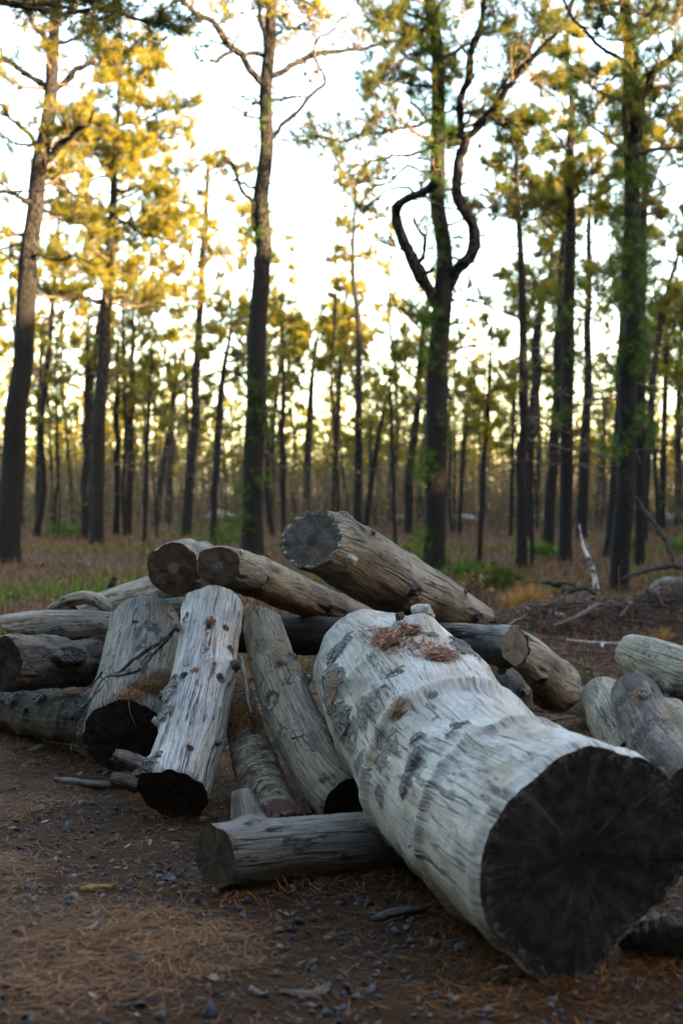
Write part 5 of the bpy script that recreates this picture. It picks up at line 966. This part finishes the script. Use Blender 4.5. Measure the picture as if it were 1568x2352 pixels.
# scrubby bare undergrowth between the far trunks
def brush(name, label, n, d0, d1, hmin, hmax, mat, seed, leafm=None):
    rng = rs(seed); d = np.sqrt(rng.uniform(d0 ** 2, d1 ** 2, n)); x = rng.uniform(-1, 1, n) * (.27 * d + 1.5)
    k = rng.rand(n) < np.clip(.6 + 1.1 * fbm(np.stack([x * .12, d * .12, 0 * x], 1), 77, 3), .1, 1); x, d = x[k], d[k]; n = len(x)
    p0 = np.stack([x, d, gz(x, d)], 1); dr = unit(np.stack([rng.normal(0, .22, n), rng.normal(0, .22, n), np.ones(n)], 1)); L = rng.uniform(hmin, hmax, n)
    pp = paths(rng, p0, dr, L, 6, .12); rr = np.maximum(.006, d * .00013)[:, None] * np.linspace(1.2, .5, 6)[None]
    v1, f1, l1 = tubes(pp, rr, 3); kk = 4
    ar = np.repeat(np.arange(n), kk); u = rng.uniform(.3, .95, n * kk) * 5; i = u.astype(int); q0 = pp[ar, i] * (1 - (u - i))[:, None] + pp[ar, np.minimum(i + 1, 5)] * (u - i)[:, None]
    d2 = unit(rng.normal(0, 1, (n * kk, 3)) * np.array([1, 1, .5]) + np.array([0, 0, .6])); p2 = paths(rng, q0, d2, np.repeat(L, kk) * rng.uniform(.15, .4, n * kk), 6, .15); v2, f2, l2 = tubes(p2, np.repeat(rr, kk, 0) * .7, 3)
    parts = [(v1, f1, 0), (v2, f2, 0)]; rnd = [np.repeat(rng.rand(n), 18), np.repeat(rng.rand(n * kk), 18)]; mats = [mat]
    if leafm is not None:
        nv, nf, nr = tufts(rng, p2[::2, -1], unit(p2[::2, -1] - p2[::2, -2]), 6, .09, .03, 1.); parts.append((nv, nf, 1)); rnd.append(nr); mats.append(leafm)
    return tag(link(name, mesh(name, parts, mats, {'rnd': ('FLOAT', np.concatenate(rnd))}, False)), label, 'brush', kind='stuff')
SCRUB = litter_mat('scrub_twig', [(0, (.012, .010, .009)), (.6, (.042, .029, .022)), (1, (.14, .085, .05))])
SLEAF = leafy('scrub_leaf', [(0, (.035, .065, .008)), (.55, (.09, .13, .014)), (.85, (.22, .19, .02)), (1, (.24, .12, .025))])
brush('bare_brush', 'bare brown twiggy scrub filling the forest between the far trunks', 3400, 42, 100, 0.8, 2.6, SCRUB, 510)
brush('leafy_brush', 'yellow green young scrub between the far trunks', 7000, 36, 100, .5, 3.0, SCRUB, 511, SLEAF)

# ------------------------------------------------------------------ middle-distance ground things
BURNT = twig_mat('charred_wood', (.010, .009, .009), (.05, .045, .043), 30)
def bleach_mat():
    m = Mt('half_peeled_white_wood'); n = m.noise(m.attr('lc'), 9, 4, .6)
    return m.bsdf(m.ramp(n, [(.47, (.012, .011, .011)), (.54, (.24, .22, .20)), (1, (.34, .32, .30))]), .8, n, .01, 1)
PEEL = bleach_mat()
BURNT2 = twig_mat('charred_wood_pale_patches', (.012, .011, .011), (.16, .145, .13), 12)
twig_thing('dead_branch', 'white peeled dead stem leaning at the foot of the big dark pine', 'branch', [[(1328, 1205, 16.6, 1.8), (1338, 1250, 16.4, 3), (1352, 1285, 16.2, 4.5), (1364, 1325, 16.1, 6), (1368, 1368, 16., 6.5)]], PEEL, 71, .01, 10)
twig_thing('dead_branch', 'black crooked fallen branch arching over the ground beside the white peeled stem', 'branch', [[(1190, 1345, 15.5, 3), (1230, 1335, 15.5, 4), (1275, 1342, 15.5, 5), (1310, 1358, 15.5, 5), (1345, 1352, 15.5, 6), (1376, 1364, 15.5, 6)], [(1275, 1342, 15.5, 4), (1300, 1340, 15.4, 3), (1330, 1350, 15.4, 2)]], BURNT, 72, .02)
twig_thing('dead_branch', 'black dead branch bending down at the right edge behind the big dark pine', 'branch', [[(1460, 1140, 17.5, 3), (1480, 1175, 17.4, 4), (1510, 1215, 17.3, 5), (1530, 1255, 17.2, 6), (1540, 1300, 17.1, 6)], [(1425, 1330, 17, 3), (1480, 1312, 16.8, 4), (1540, 1300, 16.6, 5), (1600, 1310, 16.5, 5)]], BURNT, 73, .02)
twig_thing('dead_log', 'charred fallen log with a pale broken end on the dirt bank at right', 'log', [[(1485, 1360, 14.2, 6), (1520, 1342, 14., 12), (1570, 1338, 13.8, 16), (1640, 1330, 13.6, 18)], [(1490, 1368, 13.9, 4), (1515, 1352, 13.9, 6), (1560, 1360, 13.8, 6)]], BURNT2, 74, .01, 12)
twig_thing('dead_log', 'long charred log lying along the front of the dirt bank', 'log', [[(1150, 1412, 12.2, 10), (1220, 1402, 12.2, 14), (1290, 1388, 12.3, 15), (1345, 1374, 12.5, 13)]], BURNT, 75, .01, 12)
twig_thing('dead_branch', 'grey bare stick lying diagonally on the dirt bank', 'branch', [[(1270, 1438, 11.2, 4), (1320, 1418, 11.3, 5), (1370, 1385, 11.6, 4)]], TWIG, 76, .006)
twig_thing('dead_branch', 'pale forked stick lying flat on the dark dirt in front of the bank', 'branch', [[(1300, 1470, 10.9, 3), (1350, 1476, 10.8, 4), (1440, 1478, 10.7, 3.6)], [(1382, 1478, 10.7, 3), (1384, 1494, 10.5, 4)]], PSTUB, 77, .004)
twig_thing('dead_branch', 'dark stick lying on the dirt above the right-hand logs', 'branch', [[(1310, 1520, 9.6, 2), (1370, 1538, 9.4, 3), (1430, 1545, 9.3, 2.5)]], TWIG, 78, .006)
twig_thing('dead_branch', 'short pale grey stick left of the forked stick', 'branch', [[(1150, 1500 , 10.6, 2), (1240, 1468, 10.9, 3), (1300, 1472, 10.9, 2)]], TWIG, 79, .006)
twig_thing('tree_stump', 'short charred stump poking up behind the brown grey log', 'stump', [[(252, 1362, 9.3, 8), (257, 1345, 9.3, 8), (263, 1328, 9.3, 6)]], BURNT, 80, .004)
def tuft_plant(name, label, cat, x, y, d, n, ln, w, mat, seed, sp=.6, hgt=.0, group=None):
    rng = rs(seed); p = P(x, y, d); p[2] = gz(p[0], p[1]); c = np.zeros((n, 3)) + rng.normal(0, ln * .12 + hgt * .75, (n, 3)) * np.array([1, 1, 0]); c[:, 2] = (hgt + .01) * rng.rand(n) * np.exp(-(c[:, 0] / (hgt + .15)) ** 2)
    u = unit(rng.normal(0, sp, (n, 3)) * np.array([1, 1, .4]) + np.array([0, 0, 1.])); V, f, r = tufts(rng, c, u, 12, ln, w, .45)
    V[:, 2] = np.maximum(V[:, 2], .0)
    return tag(link(name, mesh(name, [(V, f, 0)], [mat], {'rnd': ('FLOAT', r)}, False), loc=p), label, cat, group)
ORANGE = leafy('orange_dry_grass', [(0, (.14, .06, .018)), (.5, (.30, .14, .042)), (1, (.42, .25, .09))])
tuft_plant('grass_tuft', 'bright orange dry grass tuft behind the end of the jutting log', 'grass tuft', 1215, 1390, 14.3, 60, .34, .006, ORANGE, 81, .55)
tuft_plant('grass_tuft', 'small orange dry grass tuft on the bank above the pale olive log', 'grass tuft', 1520, 1480, 10.9, 16, .16, .005, ORANGE, 82, .6)
tuft_plant('grass_tuft', 'dull orange dry grass tuft left of the bright orange one', 'grass tuft', 1175, 1400, 14.6, 30, .2, .006, ORANGE, 86, .6)
for k, (x, y, d, lb, n, hh) in enumerate([(1140, 1340, 17.6, 'low dark green pine seedling clump behind the jutting log', 120, .3), (1085, 1315, 20, 'green seedling clump left of the dark green one', 80, .3), (1240, 1275, 25, 'green seedling between the slender pine and the tall straight dark pine', 60, .3), (520, 1225, 33, 'green low bush in front of the forked pine', 90, .5), (960, 1290, 21.5, 'bright green shoots at the foot of the lyre-shaped pine', 90, .6), (1440, 1265, 27, 'low green bush behind the big dark pine', 60, .3), (1560, 1270, 27, 'green clump at the right edge behind the bank', 60, .3), (150, 1215, 38, 'sunlit yellow green bush at the far left', 90, .5)]):
    tuft_plant('seedling', lb, 'plant', x, y, d, int(n * 1.4), .17, .012, NEED_SHADED if k in (0, 4) else SPROUT, 830 + k, .9, hh * .75)
# young oak with brown leaves
def oak(label, x, y, d, h, n, seed):
    rng = rs(seed); b = P(x, y, d); b[2] = gz(b[0], b[1]); root = tag(bpy.data.objects.new('oak_sapling', None), label, 'sapling'); COL.objects.link(root); root.location = b
    p0 = np.zeros((5, 3)); dr = unit(np.stack([rng.normal(0, .35, 5), rng.normal(0, .35, 5), np.ones(5)], 1)); pp = paths(rng, p0, dr, h * rng.uniform(.6, 1, 5), 8, .15)
    v, f, l = tubes(pp, np.full((5, 1), .006) * np.linspace(1.2, .5, 8)[None], 5); link('stem', mesh('stem', [(v, f, 0)], [BRANCH], {'lc': ('FLOAT_VECTOR', l)}), root)
    k = rng.randint(0, 5, n); j = rng.randint(2, 8, n); c = pp[k, j] + rng.normal(0, .05, (n, 3)); a = unit(rng.normal(size=(n, 3))); s = unit(np.cross(a, rng.normal(size=(n, 3)))); L = .05 * rng.uniform(.7, 1.3, (n, 1))
    V = np.stack([c, c + a * L * .5 + s * L * .4, c + a * L, c + a * L * .5 - s * L * .4], 1).reshape(-1, 3); ff = np.arange(n * 4).reshape(-1, 4)
    link('foliage', mesh('foliage', [(V, ff, 0)], [LEAFM], {'rnd': ('FLOAT', np.repeat(rng.rand(n), 4))}, False), root)
oak('young oak with rusty dead leaves left of the orange grass tuft', 1098, 1375, 15.2, .45, 90, 84)
oak('low oak sprig with brown leaves right of the orange grass tuft', 1262, 1382, 15., .22, 50, 85)
# pale stones / cut log ends far back
m_ = Mt('pale_lichen_stone'); _n = m_.noise(m_.obj(), 9, 5, .65); STONE = m_.bsdf(m_.ramp(_n, [(.3, (.10, .09, .085)), (.6, (.30, .28, .26)), (.8, (.5, .48, .46))]), .9, _n, .03, 1)
def stone(label, x, y, d, sx, sy, seed, cat='stone', name='stone'):
    rng = rs(seed); me = bpy.data.meshes.new(name); import bmesh; bm = bmesh.new(); bmesh.ops.create_icosphere(bm, subdivisions=4, radius=1)
    V = np.array([v.co[:] for v in bm.verts]); V *= (1 + .3 * fbm(V * 1.3 + seed, seed, 4))[:, None]; V *= np.array([sx, (sx + sy) / 2, sy])
    for v, c in zip(bm.verts, V): v.co = c
    bm.to_mesh(me); bm.free(); me.materials.append(STONE); me.polygons.foreach_set('use_smooth', np.ones(len(me.polygons), bool)); p = P(x, y, d); p[2] = gz(p[0], p[1]) + sy * .55
    tag(link(name, me, loc=p), label, cat)
stone('small white stone seen past the jutting log, between far trunks', 918, 1185, 62, .24, .17, 91)
stone('low grey stone left of the thick middle pine', 500, 1192, 60, .55, .26, 92)
stone('grey stone beside the low grey one, nearer the middle pine', 532, 1188, 62, .36, .2, 93)
stone('pale stone on the forest floor right of the lyre-shaped pine', 1068, 1190, 60, .5, .2, 94)
stone('round white stone at the right edge, left of two', 1528, 1183, 58, .3, .26, 95)
stone('round white stone touching the right edge, right of two', 1562, 1181, 58, .3, .27, 96)
stone('small pale stone between the slender pine and the tall straight dark pine', 1238, 1186, 60, .32, .18, 97)

# ------------------------------------------------------------------ unseen woods: right throws the evening shade, rear and left added to cut fill
def shade_woods():
    rng = rs(600); n = 100000
    leg = rng.rand(n); X = np.empty(n); Y = np.empty(n)
    a = leg < .58; X[a] = 25 + rng.normal(0, 1.6, a.sum()); Y[a] = rng.uniform(-18, 78, a.sum())
    b = (leg >= .58) & (leg < .86); X[b] = rng.uniform(-22, 27, b.sum()); Y[b] = -11 + rng.normal(0, 1.6, b.sum())
    c = leg >= .86; X[c] = -17 + rng.normal(0, 1.6, c.sum()); Y[c] = rng.uniform(-16, 14, c.sum())
    H = np.where(a, 10.8 - 1.5 * np.exp(-((Y - 12) / 9) ** 2) - 1.4 * smooth(28, 60, Y), 18.) + 1.6 * fbm(np.stack([X * .22, Y * .22, 0 * X], 1), 61, 3); Z = H * rng.rand(n) ** .9
    ctr = np.stack([X, Y, Z], 1); cc = rng.normal(size=(n, 3)); s1 = unit(cc) * rng.uniform(.2, .42, (n, 1)); s2 = unit(np.cross(cc, rng.normal(size=(n, 3)))) * rng.uniform(.2, .42, (n, 1))
    V = np.stack([ctr - s1, ctr + s2, ctr + s1, ctr - s2], 1).reshape(-1, 3)
    o = link('woodland', mesh('woodland', [(V, np.arange(n * 4).reshape(-1, 4), 0)], [litter_mat('light_blocking_pine_mass', [(0, (.012, .018, .006)), (1, (.035, .042, .012))])], {'rnd': ('FLOAT', np.repeat(rng.rand(n), 4))}, False))
    tag(o, 'dense dark pine woods beyond the picture edge, added to shade the clearing', 'woodland', kind='stuff')
shade_woods()

# ------------------------------------------------------------------ light
SUN_EL, SUN_DIR = math.radians(9), np.array([.91, -.41])
SUN_DIR = SUN_DIR / np.linalg.norm(SUN_DIR)
wd = bpy.data.worlds.new('World'); sc.world = wd; wd.use_nodes = True; nt = wd.node_tree; nt.nodes.clear()
sky = nt.nodes.new('ShaderNodeTexSky'); sky.sky_type = 'NISHITA'; sky.sun_disc = False; sky.sun_elevation = SUN_EL; sky.sun_rotation = math.atan2(SUN_DIR[0], SUN_DIR[1]); sky.air_density = 1.; sky.dust_density = 1.9; sky.ozone_density = .5
bg = nt.nodes.new('ShaderNodeBackground'); bg.inputs[1].default_value = .118; ow = nt.nodes.new('ShaderNodeOutputWorld'); nt.links.new(sky.outputs[0], bg.inputs[0]); nt.links.new(bg.outputs[0], ow.inputs[0])
sl = bpy.data.lights.new('sun', 'SUN'); sl.energy = 5; sl.angle = math.radians(.55); sl.color = (1, .70, .36)
so = bpy.data.objects.new('sun', sl); COL.objects.link(so)
dv = Vector((SUN_DIR[0] * math.cos(SUN_EL), SUN_DIR[1] * math.cos(SUN_EL), math.sin(SUN_EL))); so.rotation_euler = dv.to_track_quat('Z', 'Y').to_euler(); so.location = (20, -8, 25)

cam = bpy.data.cameras.new('camera'); co = bpy.data.objects.new('camera', cam); COL.objects.link(co); sc.camera = co
co.location = (0, 0, EYE); co.rotation_euler = (PI / 2, 0, 0); cam.sensor_fit = 'VERTICAL'; cam.sensor_height = 36; cam.sensor_width = 24; cam.lens = 50
cam.shift_y = -(1176 - HZ) / 2352; cam.clip_end = 2000; cam.clip_start = .05
cam.dof.use_dof = True; cam.dof.focus_distance = 5.7; cam.dof.aperture_fstop = 2.9
sc.view_settings.view_transform = 'Standard'; sc.view_settings.look = 'None'; sc.view_settings.exposure = 3.95; sc.view_settings.gamma = 1
sc.cycles.max_bounces = 6; sc.cycles.diffuse_bounces = 3; sc.cycles.transmission_bounces = 3; sc.cycles.use_denoising = True; sc.cycles.use_adaptive_sampling = False; sc.cycles.sample_clamp_indirect = .4; sc.cycles.denoising_prefilter = 'FAST'
